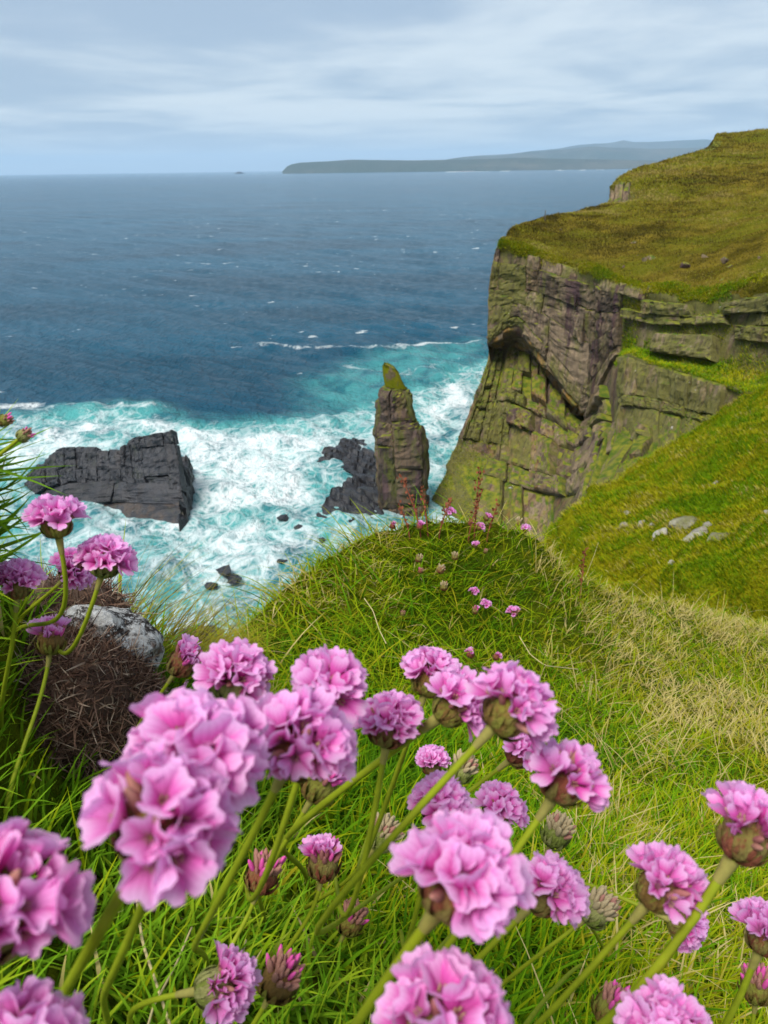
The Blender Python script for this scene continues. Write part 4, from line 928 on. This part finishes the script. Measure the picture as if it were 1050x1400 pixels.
def petal_material():
    m, nt, out = newmat('petal'); uvn = ND(nt, 'ShaderNodeUVMap'); sp = ND(nt, 'ShaderNodeSeparateXYZ', ins={0: uvn.outputs[0]})
    u, v = sp.outputs[0], sp.outputs[1]; rnd = ND(nt, 'ShaderNodeObjectInfo').outputs['Random']
    col = MIX(nt, SMOOTH(nt, v, .08, .62), (0.47, 0.011, 0.19), (0.82, 0.125, 0.53))
    col = MIX(nt, MATH(nt, 'MULTIPLY', SMOOTH(nt, v, .52, .98), .88), col, (0.88, 0.55, 0.82))
    col = MIX(nt, MATH(nt, 'MULTIPLY', rnd, .5), col, (0.84, 0.51, 0.85))
    vein = MATH(nt, 'ABSOLUTE', MATH(nt, 'SINE', MATH(nt, 'MULTIPLY', u, 15.7)))
    vf = MATH(nt, 'MULTIPLY', MATH(nt, 'SUBTRACT', 1.0, SMOOTH(nt, vein, 0, .35)), MATH(nt, 'SUBTRACT', .75, MATH(nt, 'MULTIPLY', v, .5)))
    col = MIX(nt, vf, col, (0.50, 0.04, 0.33))
    p = ND(nt, 'ShaderNodeBsdfPrincipled', ins={'Base Color': col, 'Roughness': .8, 'Specular IOR Level': .08})
    tr = ND(nt, 'ShaderNodeBsdfTranslucent', ins={0: col}); mx = ND(nt, 'ShaderNodeMixShader', ins={0: .5, 1: p.outputs[0], 2: tr.outputs[0]})
    nt.links.new(mx.outputs[0], out.inputs[0]); return m
M_PETAL = petal_material()
M_BUDP = simple('bud_petal', (0.70, 0.10, 0.38), .6, 7, .4, .25)
M_CALYX = simple('calyx', (0.34, 0.13, 0.12), .8, 9, .45, .2)
M_DRYC = simple('dry_calyx', (0.42, 0.33, 0.19), .85, 9, .5, .25)
M_BROWNC = simple('brown_calyx', (0.36, 0.17, 0.13), .85, 9, .5, .2)
def bract_mat(name, ca, cb):
    m, nt, out = newmat(name); P = ND(nt, 'ShaderNodeTexCoord').outputs['Object']; rnd = ND(nt, 'ShaderNodeObjectInfo').outputs['Random']
    n = NOISE(nt, SCALEV(nt, P, (16, 16, 2.5)), 1, 4, .6); n2 = NOISE(nt, P, 4, 4)
    c = MIX(nt, SMOOTH(nt, MATH(nt, 'ADD', n2, MATH(nt, 'MULTIPLY', MATH(nt, 'SUBTRACT', rnd, .5), .5)), .35, .65), ca, cb)
    c = MIX(nt, MATH(nt, 'MULTIPLY', SMOOTH(nt, n, .5, .62), .5), c, tuple(x * .35 for x in ca))
    c = MIX(nt, MATH(nt, 'MULTIPLY', SMOOTH(nt, n, .34, .44), .0), c, (0.5, 0.4, 0.25))
    p = ND(nt, 'ShaderNodeBsdfPrincipled', ins={'Base Color': c, 'Roughness': .6, 'Specular IOR Level': .3}); b = ND(nt, 'ShaderNodeBump', ins={'Height': n, 'Strength': .5, 'Distance': .02}); nt.links.new(b.outputs[0], p.inputs['Normal'])
    tr = ND(nt, 'ShaderNodeBsdfTranslucent', ins={0: c}); mx = ND(nt, 'ShaderNodeMixShader', ins={0: .2, 1: p.outputs[0], 2: tr.outputs[0]}); nt.links.new(mx.outputs[0], out.inputs[0]); return m
M_BRACT = bract_mat('bract', (0.21, 0.12, 0.03), (0.24, 0.24, 0.035))
M_BRACTR = bract_mat('bract_reddish', (0.26, 0.075, 0.04), (0.24, 0.20, 0.05))
M_BRACTG = bract_mat('bract_green', (0.20, 0.24, 0.04), (0.30, 0.30, 0.10))
M_STEM = simple('stem_green', (0.20, 0.24, 0.010), .6, 150, .35, 0, .15)
M_SHEATH = simple('sheath', (0.24, 0.215, 0.05), .75, 300, .5, .1)

# unit head: radius 1.  floret local +Z points outwards; its origin sits at radius .42
PET = {}
for nm, (a0, a1, cup, curl) in {'open': (.22, .80, .20, .35), 'half': (.2, .45, .32, .0), 'shut': (.30, -.20, .55, 0)}.items():
    PET[nm] = [petal_mesh('petal', (.68 if nm == 'open' else .64) if nm != 'shut' else .56, .40 if nm == 'open' else .36 if nm == 'half' else .25, a0 + .1 * k, a1 + .12 * k, cup, curl, .025, k) for k in range(3)]
    for pm in PET[nm]: pm[0].materials.append(M_PETAL)
def calyx_mesh(r0, r1, h, name='floret'):
    th = np.linspace(0, 2 * math.pi, 7)[:-1]; zz = (-.12, .06, h * .7, h); rr_ = (r0 * .6, r0, r1 * .85, r1)
    V = np.array([(r * math.cos(t) * (1 + .12 * (i == 3) * (j % 2)), r * math.sin(t), z_) for i, (r, z_) in enumerate(zip(rr_, zz)) for j, t in enumerate(th)])
    return V, gridfaces(4, 6, wrap=True)
cv, cf_ = calyx_mesh(.06, .12, .24)
# stamens as little rods inside the floret
def stamens():
    Vs, Fs, o = [], [], 0
    for k in range(5):
        a = k * 1.2566 + .6; p = np.array([[.02 * math.cos(a), .02 * math.sin(a), .1], [.05 * math.cos(a), .05 * math.sin(a), .27], [.065 * math.cos(a), .065 * math.sin(a), .36], [.066 * math.cos(a), .066 * math.sin(a), .40]])
        V, F, _ = tube(p, [.008, .008, .02, .012], 4); Vs.append(V); Fs.append(F + o); o += len(V)
    return np.concatenate(Vs), np.concatenate(Fs)
sv_, sf_ = stamens()
M_STAMEN = simple('stamen', (0.50, 0.36, 0.20), .6, 100, .3)
CALYX = mesh('floret', np.concatenate([cv, sv_]), [cf_, sf_ + len(cv)], True); CALYX.materials.append(M_CALYX); CALYX.materials.append(M_STAMEN)
CALYX.polygons.foreach_set('material_index', np.concatenate([np.zeros(len(cf_), np.int32), np.ones(len(sf_), np.int32)]))
CALYX_S = mesh('floret', cv, cf_, True); CALYX_S.materials.append(M_CALYX)
# whole floret in one mesh, for heads too small to tell petals apart
WHOLE = {}
for nm in PET:
    WHOLE[nm] = []
    for q_ in range(2):
        Vs, Fs, Us, o = [cv], [cf_], [np.tile([[.5, .0]], (len(cv), 1))], len(cv)
        for k in range(5):
            _, V, uv = PET[nm][(k + q_) % 3]; a = k * 1.2566 + random.uniform(-.15, .15); ca, sa = math.cos(a), math.sin(a)
            Vr = np.stack([V[:, 0] * ca - V[:, 1] * sa, V[:, 0] * sa + V[:, 1] * ca, V[:, 2] + .1], -1); Vs.append(Vr); Fs.append(gridfaces(8, 5) + o); Us.append(uv); o += len(V)
        me = mesh('floret', np.concatenate(Vs), [Fs[0], np.concatenate(Fs[1:])], True, None, np.concatenate(Us)); me.materials.append(M_CALYX); me.materials.append(M_PETAL)
        me.polygons.foreach_set('material_index', np.concatenate([np.zeros(len(cf_), np.int32), np.ones(len(np.concatenate(Fs[1:])), np.int32)])); WHOLE[nm].append(me)
# closed buds of a young or faded head: pointed papery tips
def tip_mesh(mat, L=.5, r=.13, seed=0):
    zz = np.array([0, .12, .28, .42, .5]) / .5 * L; rr_ = np.array([.5, .95, 1, .7, .25]) * r; th = np.linspace(0, 2 * math.pi, 8)[:-1]
    V = np.array([(a * math.cos(t) * (1 + .15 * math.sin(3 * t + seed)), a * math.sin(t), z_) for a, z_ in zip(rr_, zz) for t in th]); V = np.vstack([V, [0, 0, L * 1.02]])
    F = gridfaces(5, 7, wrap=True); cap = np.stack([28 + np.arange(7), 28 + (np.arange(7) + 1) % 7, np.full(7, 35)], -1)
    me = mesh('floret_bud', V, [F, cap]); me.materials.append(mat); return me
TIP = {'pink': tip_mesh(M_BUDP, .58, .085), 'calyx': tip_mesh(M_CALYX, .5, .085, 1), 'dry': tip_mesh(M_DRYC, .52, .095, 2), 'brown': tip_mesh(M_BROWNC, .5, .09, 3)}
def bract_mesh(mat, Wd, zlen, flare):
    """scale hugging the underside of the unit head: runs from the stem up the cup"""
    ns, nw = 6, 5; V = []
    for i in range(ns):
        t = i / (ns - 1); pol = math.pi * (.97 - t * zlen); rr_ = .53 + .07 * math.sin(t * 3.1) + flare * t * t; pw = (.45, .85, 1, .9, .6, .12)[i]
        for k in range(nw):
            u = -1 + 2 * k / (nw - 1); az = u * Wd * pw / max(.35, math.sin(pol)) * .5
            V.append((rr_ * math.sin(pol) * math.sin(az), rr_ * math.sin(pol) * math.cos(az) - .0, rr_ * math.cos(pol) + .02 * u * u))
    V = np.array(V); me = mesh('bract', V, gridfaces(ns, nw)); me.materials.append(mat); return me
BR = {}
for k, mt in (('olive', M_BRACT), ('red', M_BRACTR), ('green', M_BRACTG)):
    BR[k] = [bract_mesh(mt, .40, .38, .04), bract_mesh(mt, .40, .47, .08), bract_mesh(mt, .38, .54, .12)]
def core_mesh(mat):
    th = np.linspace(0, 2 * math.pi, 13)[:-1]; ph = np.linspace(.06, math.pi - .05, 8)
    V = np.array([(.52 * math.sin(p) * math.cos(t), .52 * math.sin(p) * math.sin(t), .5 * math.cos(p)) for p in ph for t in th]); V = np.vstack([V, [0, 0, .5], [0, 0, -.5]])
    n = len(V); F = gridfaces(8, 12, wrap=True); a = np.arange(12); c1_ = np.stack([a, (a + 1) % 12, np.full(12, n - 2)], -1); c2_ = np.stack([84 + a, 84 + (a + 1) % 12, np.full(12, n - 1)], -1)
    me = mesh('receptacle', V, [F[:, ::-1], c1_, c2_[:, ::-1]]); me.materials.append(mat); return me
CORE = {'olive': core_mesh(M_BRACT), 'red': core_mesh(M_BRACTR), 'green': core_mesh(M_BRACTG)}

def frame_to(zaxis, spin=0.):
    z_ = Vector(zaxis).normalized(); q_ = z_.to_track_quat('Z', 'Y'); return q_.to_matrix().to_4x4() @ Matrix.Rotation(spin, 4, 'Z')
def place(name, me, parent, mtx):
    o = bpy.data.objects.new(name, me); COL.objects.link(o); o.parent = parent; o.matrix_basis = mtx; return o
GA = math.pi * (3 - math.sqrt(5))
def thrift(px, py, wpx, kind, ang, lean, root, label, group, diam=.022, bract='olive', seed=0, detail=None, squash=1.0, stem=True, stem_r=.00095, nfl=None):
    if squash == 1.0 and kind == 'open': squash = .9
    """one thrift: head of florets over a cup of bracts on a leafless stem rooted in the turf"""
    rs = random.Random(seed * 31 + int(px * 7 + py)); zc = diam * FPX / wpx
    c = deep(np.float64(px), np.float64(py), zc); a = R(ang); l = R(lean)
    A = math.cos(l) * (math.cos(a) * rgt + math.sin(a) * upv) - math.sin(l) * fwd; A = A / np.linalg.norm(A)
    Rr_ = diam * .5 * rs.uniform(1.0, 1.1) * (1.0 if kind in ('open', 'cup') else 1.14); c = c - A * Rr_ * (.22 if kind == 'open' else .12)
    rt = hit(*root); e = empty('thrift_flower', rt); tag(e, label, 'flower', group)
    HM = Matrix.Translation(Vector(c - rt)) @ frame_to(A, rs.uniform(0, 6.28)) @ Matrix.Diagonal((Rr_, Rr_, Rr_ * squash, 1))
    if detail is None: detail = wpx >= 92
    place('receptacle', CORE[bract], e, HM)
    pwid = rs.uniform(.92, 1.12) * (1.32 if wpx >= 160 else 1.0)
    nb = 13 if kind in ('open', 'cup') else 11
    for lay in range(2 if wpx > 30 else 1):
        for k in range(nb - lay * 2):
            which = BR[bract][min(2, lay + (1 if kind in ('cup', 'bud', 'seed', 'half') else 0))]
            sc = (1.0 - .05 * lay) * rs.uniform(.94, 1.08) * (.9 if kind == 'cup' else 1.0)
            place('bract', which, e, HM @ Matrix.Rotation(k * 2 * math.pi / (nb - lay * 2) + lay * .35 + rs.uniform(-.12, .12), 4, 'Z') @ Matrix.Diagonal((sc, sc, sc, 1)))
    n = nfl or {'open': 32 if wpx < 160 else 22, 'cup': 28 if wpx < 160 else 20, 'half': 30, 'bud': 36, 'seed': 38}[kind]
    if wpx < 30: n = 12
    pmax = {'open': 1.52, 'cup': 1.42, 'half': 1.25, 'bud': 1.3, 'seed': 1.35}[kind]
    for i in range(n):
        cz = 1 - (i + .5) / n * (1 - math.cos(pmax)); pol = math.acos(cz); azm = i * GA + rs.uniform(-.2, .2)
        pol = max(0, pol + rs.uniform(-.1, .1)); d = Vector((math.sin(pol) * math.cos(azm), math.sin(pol) * math.sin(azm), math.cos(pol)))
        if kind == 'cup': d2 = Vector((d.x * .95, d.y * .95, d.z + .28)).normalized()
        elif kind == 'open': d2 = Vector((d.x, d.y, d.z + .22)).normalized()
        else: d2 = Vector((d.x * .6, d.y * .6, d.z + .5)).normalized()
        r = rs.random(); spin = rs.uniform(0, 6.28)
        base = Matrix.Translation(d * (.38 if kind in ('open', 'cup') else .34)) @ frame_to(d2 + Vector((rs.uniform(-.14, .14), rs.uniform(-.14, .14), rs.uniform(-.1, .1))), spin)
        faded = kind in ('open', 'cup') and rs.random() < .13
        if (kind in ('open', 'cup') and not faded) or (kind == 'half' and r < .28):
            st_ = 'open' if r < (.40 if kind == 'open' else .25) else ('half' if r < .82 else 'shut')
            if kind == 'half': st_ = 'half' if r < .14 else 'shut'
            sc = rs.uniform(.74, 1.10) * (1.0 if st_ != 'shut' else .9)
            mtx = HM @ base @ Matrix.Diagonal((sc, sc, sc, 1))
            if detail:
                fl = place('floret', CALYX, e, mtx)
                for k in range(5):
                    pm = PET[st_][rs.randrange(3)][0]; s2 = rs.uniform(.9, 1.1)
                    place('petal', pm, fl, Matrix.Translation((0, 0, .1)) @ Matrix.Rotation(k * 1.2566 + rs.uniform(-.16, .16), 4, 'Z') @ Matrix.Rotation(rs.uniform(-.14, .14), 4, 'X') @ Matrix.Diagonal((s2 * pwid, s2, s2, 1)))
            else: place('floret', WHOLE[st_][rs.randrange(2)], e, mtx)
        else:
            tk = 'brown' if faded and r < .5 else 'calyx' if faded else {'half': ('pink' if r < .55 else 'calyx'), 'bud': ('brown' if r < .8 else 'pink'), 'seed': 'dry' if r < .85 else 'brown'}[kind]
            sc = rs.uniform(.8, 1.15) * (1.0 if kind != 'seed' else 1.05); place('floret_bud', TIP[tk], e, HM @ base @ Matrix.Diagonal((sc, sc, sc, 1)))
    if stem:
        p0 = c - A * Rr_ * .50 * squash; L = np.linalg.norm(p0 - rt)
        pts = bez(p0, p0 - A * L * .38, rt + np.array([0, 0, L * .10]) + (p0 - rt) * .28, rt - np.array([0, 0, .004]), 18)
        pts = pts + (np.sin(np.linspace(0, math.pi, 18)) * L * .012)[:, None] * np.array([rs.uniform(-1, 1), rs.uniform(-1, 1), 0])
        rr_ = stem_r * np.linspace(1.02, 1.25, 18) * (1 if wpx > 40 else .75); V, F, al = tube(pts - rt, rr_, 8)
        so = link('stem', mesh('stem', V, F), e, M_STEM)
        if wpx >= 45:
            k = 5; t_ = np.linspace(0, min(.4, diam * .30 / L), k) * 17; ps = np.stack([np.interp(t_, range(18), pts[:, q_]) for q_ in range(3)], -1); V, F, al = tube(ps - rt, np.linspace(stem_r * 1.7, stem_r * 1.15, k), 8); link('sheath', mesh('sheath', V, F), e, M_SHEATH)
    return e

FG = 'thrift flowers in the foreground'
FL = [  # px, py, width, kind, image angle, lean to camera, root px, label, extras
 (76, 712, 74, 'cup', 96, 12, (10, 880), 'tall pink thrift overlapping the dark islet', dict(bract='olive')),
 (146, 762, 72, 'open', 70, 10, (70, 900), 'bright pink thrift in front of the islet foot, on a dark bent stem', dict(bract='green')),
 (102, 778, 56, 'open', 40, 20, (5, 870), 'rosy thrift tucked behind the left of the bright one below the islet', dict(bract='red')),
 (24, 797, 66, 'cup', 80, 15, (0, 1000), 'pink thrift at the left frame edge above the brown cushion', dict(bract='red')),
 (70, 872, 58, 'half', 82, 5, (0, 1130), 'half opened thrift bud in front of the brown cushion', dict(bract='olive')),
 (251, 903, 58, 'half', 55, 10, (185, 1040), 'closed deep pink thrift bud right of the brown cushion', dict(bract='red')),
 (325, 922, 106, 'open', 62, 18, (235, 1150), 'pale pink thrift just under the gap showing black rock', dict(bract='green', diam=.023)),
 (449, 930, 112, 'open', 72, 14, (330, 1230), 'pink thrift below the left of the grassy mound, behind the large cluster', dict()),
 (410, 1008, 146, 'open', 66, 22, (285, 1330), 'large pink thrift left of centre with small florets hanging below', dict(bract='red', diam=.024)),
 (534, 985, 96, 'open', 80, 10, (450, 1200), 'pink thrift in the centre with brownish underside', dict(bract='red')),
 (441, 1068, 76, 'half', 60, 8, (360, 1280), 'fading brownish pink thrift under the large left of centre bloom', dict(bract='olive')),
 (590, 920, 84, 'open', 72, 5, (520, 1130), 'pink thrift highest of the central group, upper left', dict()),
 (622, 964, 96, 'cup', 42, 16, (420, 1230), 'side facing pink thrift on a thick stem, in the middle of the central group', dict(bract='olive', stem_r=.0012)),
 (704, 964, 122, 'open', 48, 8, (590, 1200), 'broad pale pink thrift at the right of the central group', dict(bract='olive')),
 (716, 1025, 70, 'open', 40, 8, (650, 1190), 'pink thrift half hidden under the broad pale one', dict(bract='red')),
 (779, 1056, 118, 'open', 58, 4, (650, 1270), 'loose pale thrift with reddish bracts right of the central group', dict(bract='red', nfl=20)),
 (590, 1044, 46, 'cup', 88, 5, (560, 1230), 'small narrow pink thrift under the central group', dict(bract='red')),
 (633, 1050, 50, 'seed', 60, 10, (590, 1220), 'papery whitish thrift head beneath the side facing bloom', dict(bract='green')),
 (604, 1096, 86, 'open', 78, 12, (540, 1290), 'pink thrift peeking out above the big front centre bloom', dict(bract='red')),
 (686, 1103, 74, 'open', 62, 8, (610, 1270), 'small pink thrift right of the one above the big front bloom', dict(bract='olive')),
 (762, 1136, 56, 'seed', 68, 15, (660, 1290), 'round green seed head under the loose pale thrift', dict(bract='green')),
 (525, 1140, 58, 'seed', 58, 8, (400, 1260), 'cream topped green seed head left of the big front bloom', dict(bract='green')),
 (628, 1205, 172, 'cup', 62, 24, (470, 1500), 'big blurred front centre thrift with brown cup', dict(bract='red', diam=.024, stem_r=.0012)),
 (748, 1218, 100, 'cup', 50, 14, (600, 1440), 'pink thrift leaning right beside the big front bloom', dict(bract='red')),
 (818, 1242, 64, 'seed', 45, 10, (640, 1400), 'pinkish cream bud on a green cup right of the leaning bloom', dict(bract='green')),
 (748, 1272, 34, 'open', 10, 20, (700, 1300), 'tiny pale florets showing under the leaning bloom', dict(bract='red')),
 (905, 1212, 112, 'cup', 58, 14, (800, 1330), 'pale pink thrift alone on the right over the turf', dict(bract='olive')),
 (938, 1268, 66, 'open', -20, 14, (830, 1330), 'small pink thrift drooping behind the thick slanting stem', dict(bract='olive')),
 (1022, 1140, 118, 'cup', 62, 6, (640, 1470), 'pink thrift with red brown cup on a thick slanting stem at the right edge', dict(bract='red', stem_r=.0013)),
 (1046, 1275, 82, 'cup', 75, 5, (900, 1450), 'pink thrift cut by the right frame edge below the slanting one', dict(bract='red', stem_r=.0012)),
 (1035, 1345, 62, 'bud', 88, 5, (1000, 1480), 'brown bud in the lower right corner under the cut off bloom', dict(bract='olive')),
 (443, 1176, 64, 'half', 82, 8, (370, 1340), 'reddish bud with one pink petal rising, left of the big front bloom', dict(bract='red')),
 (481, 1256, 54, 'bud', 66, 8, (330, 1420), 'small brown bud below the reddish bud with a pink petal', dict(bract='olive')),
 (384, 1336, 80, 'bud', 62, 12, (300, 1480), 'brown pink bud at the bottom left of centre', dict(bract='olive')),
 (300, 1350, 92, 'cup', 12, 4, (180, 1440), 'withered cream thrift turned right with mauve petals at the bottom', dict(bract='green', squash=1.1)),
 (360, 1192, 68, 'bud', 74, 6, (250, 1420), 'brownish bud just right of the nearest large bloom', dict(bract='red')),
 (272, 1022, 176, 'open', 70, 20, (150, 1430), 'large blurred thrift behind the upper right of the nearest bloom', dict(diam=.024, bract='red')),
 (226, 1118, 204, 'open', 58, 30, (60, 1480), 'nearest large blurred pink thrift in the left foreground', dict(diam=.0235, bract='red', stem_r=.0012)),
 (0, 1232, 205, 'open', 70, 22, (-150, 1560), 'huge blurred thrift cut by the left frame edge', dict(diam=.0235, bract='red')),
 (20, 1440, 190, 'open', 80, 20, (-80, 1650), 'blurred thrift cut by the lower left corner', dict(diam=.0235, bract='red')),
 (602, 1388, 180, 'open', 82, 16, (480, 1650), 'large blurred thrift cut by the bottom edge at centre', dict(diam=.0235, bract='red')),
 (912, 1404, 120, 'open', 86, 12, (820, 1560), 'pink thrift cut by the bottom edge on the right', dict(bract='red')),
 (838, 1376, 66, 'bud', 60, 12, (740, 1500), 'pinkish brown bud left of the bottom right bloom', dict(bract='olive')),
 (8, 574, 27, 'bud', 20, 5, (-90, 820), 'tiny bud at the left frame edge over the surf', dict(diam=.008, bract='olive')),
 (34, 594, 28, 'bud', 35, 5, (-60, 840), 'tiny green bud with a pale tip right of the edge one, over the surf', dict(diam=.008, bract='green')),
]
for i, (px, py, wpx, kind, an, ln, rt, lb, kw) in enumerate(FL): thrift(px, py, wpx, kind, an, ln, rt, lb, FG, seed=i + 1, **kw)
MG = 'small thrift heads dotted over the grassy mound'
SM = [(615,699,14,'open','topmost pink thrift on the mound before the red sorrel'),(537,718,11,'half','leftmost tiny thrift on the mound crest'),(574,719,12,'half','tiny thrift on the crest, second from the left'),
      (666,707,12,'half','tiny rosy thrift against the red sorrel right of the topmost'),(657,720,13,'open','tiny pink thrift just below the rosy one by the sorrel'),(643,715,9,'bud','tiny brown bud left of the pink one by the sorrel'),
      (650,744,12,'open','lone pink thrift right of centre high on the mound'),(664,753,8,'bud','tiny dark bud right of the lone pink thrift on the mound'),(573,763,14,'seed','cream thrift head at left above a dark one on the mound'),
      (622,760,13,'seed','cream pink thrift head in the middle of the mound'),(575,780,10,'bud','dark bud directly under the left cream head'),(603,778,14,'seed','pale pink head, upper of the close pair mid mound'),
      (607,801,14,'seed','pale pink head, lower of the close pair mid mound'),(648,808,13,'open','pink thrift above the pair at the right of the mound'),(665,826,15,'open','pink thrift, right of the touching pair on the mound'),
      (650,834,12,'half','deep pink thrift, left of the touching pair on the mound'),(551,838,10,'bud','dark pink bud low on the left of the mound'),(703,836,17,'open','largest pink thrift low on the right of the mound'),
      (709,713,14,'seed','peach coloured thrift head at the right of the crest'),(718,722,14,'open','pink thrift touching the peach coloured head at the crest'),(643,893,15,'half','deep pink thrift just above the central bloom group'),(679,897,13,'half','deep pink thrift right of that just above the broad pale bloom')]
for i, (px, py, w, kind, lb) in enumerate(SM):
    g = hit(px, max(py, 722)); zc = float((g - EYE) @ fwd) * (.935 if py > 735 else .98)
    thrift(px, py, 1.12 * w, kind, 80 + random.uniform(-25, 20), 20, (px - 4, max(py, 712) + 30), lb, MG, diam=1.12 * w * zc / FPX, bract='red', seed=100 + i, detail=False, stem_r=.0008)

# ------------------------------------------------------------------ sorrel spikes, straws
M_SORREL = simple('sorrel_red', (0.20, 0.055, 0.025), .8, 200, .5, .15)
for i, (bx, by, tx, ty, lb) in enumerate([(648,720,656,641,'tallest red brown sorrel spike against the cliff foot'),(640,722,660,668,'red sorrel spike leaning right beside the tallest'),(665,722,681,688,'short red sorrel spike right of the tallest'),
    (575,715,548,649,'leaning red sorrel stem in front of the sea stack'),(585,716,577,668,'short red sorrel stem at the right of the sea stack foot'),(600,716,616,683,'thin arching brown sorrel stem between stack and cliff'),
    (560,716,546,690,'low red sorrel stem at the left of the stack foot'),(792,800,800,752,'red stem with pale tuft at the gully edge on the right')]):
    b = hit(bx, by + 22); zc = float((b - EYE) @ fwd); t = deep(np.float64(tx), np.float64(ty), zc); e = empty('sorrel', b); tag(e, lb, 'plant', 'red sorrel on the mound crest')
    L = np.linalg.norm(t - b); pts = bez(b * 0, np.array([0, 0, L * .35]), (t - b) * .7 + [0, 0, L * .05], t - b, 12)
    V, F, _ = tube(pts, np.linspace(.0017, .0008, 12), 6); link('stem', mesh('stem', V, F), e, M_SORREL)
    rs = np.random.default_rng(i); n = int(46 * min(1.4, L / .15)); k = rs.uniform(.35, 1, n); idx = (k * 11).astype(int).clip(0, 10); p = pts[idx] + (pts[np.minimum(idx + 1, 11)] - pts[idx]) * (k * 11 - idx)[:, None] + rs.normal(size=(n, 3)) * .0035
    d = rs.normal(size=(n, 3)); d[:, 2] = np.abs(d[:, 2]) + .6; d /= np.linalg.norm(d, axis=1, keepdims=True); s = rs.normal(size=(n, 3)); s -= (s * d).sum(1)[:, None] * d; s /= np.linalg.norm(s, axis=1, keepdims=True)
    a = .008; V = np.stack([p, p + d * a * .5 + s * a * .35, p + d * a, p + d * a * .5 - s * a * .35], 1).reshape(-1, 3)
    link('seed_spike', mesh('seed_spike', V, np.arange(4 * n).reshape(-1, 4)), e, M_SORREL)['kind'] = 'stuff'
M_STRAW = simple('straw', (0.55, 0.45, 0.22), .7, 120, .3, .15)
for i, (pts_, lb, r) in enumerate([([(185,1215),(195,1290),(222,1370),(235,1410)],'cream straw stem crossing under the nearest bloom', .0006),([(262,1268),(240,1320),(210,1375),(200,1410)],'thin dry stalk leaning beside the cream straw', .0004),
     ([(336,1286),(326,1325),(318,1352)],'short cream stalk beside the withered bloom', .0006),([(498,818),(510,835),(518,860),(528,880)],'pale straw curling on the mound left of centre', .0006),
     ([(710,870),(725,895),(745,910),(790,915)],'long pale straw bending on the turf above the broad bloom', .0007),([(800,790),(812,760),(818,742)],'pale stalk standing at the gully edge', .0006)]):
    P0 = [hit(x, y) for x, y in pts_]; zc = [max(.1, float((p - EYE) @ fwd) * .93) for p in P0]; Q = np.array([deep(np.float64(x), np.float64(y), z_) for (x, y), z_ in zip(pts_, zc)])
    t = np.linspace(0, len(Q) - 1, 14); Qi = np.stack([np.interp(t, range(len(Q)), Q[:, k]) for k in range(3)], -1); V, F, _ = tube(Qi - Qi[0], r * (1.2 if len(Q) else 1), 6)
    o = link('straw', mesh('straw', V, F), None, M_STRAW); o.location = Qi[0]; tag(o, lb, 'straw', 'dry straws')

# ------------------------------------------------------------------ air
hz = bpy.data.meshes.new('haze'); L = 64000.; h0, h1 = -40., 1200.
vv = [(x, y, z_) for x in (-L, L) for y in (-3000., L) for z_ in (h0, h1)]
hz.from_pydata(vv, [], [(0, 1, 3, 2), (4, 6, 7, 5), (0, 4, 5, 1), (2, 3, 7, 6), (0, 2, 6, 4), (1, 5, 7, 3)])
ho = link('haze', hz); tag(ho, kind='stuff')
m, nt, out = newmat('haze_air'); pv = ND(nt, 'ShaderNodeVolumePrincipled', ins={'Color': (0.56, 0.78, 1.0, 1), 'Density': 2.8e-5, 'Anisotropy': 0.0}); nt.links.new(pv.outputs[0], out.inputs[1]); hz.materials.append(m)
print('objects', len(bpy.data.objects), 'tris', sum(len(m.polygons) * 2 for m in bpy.data.meshes))
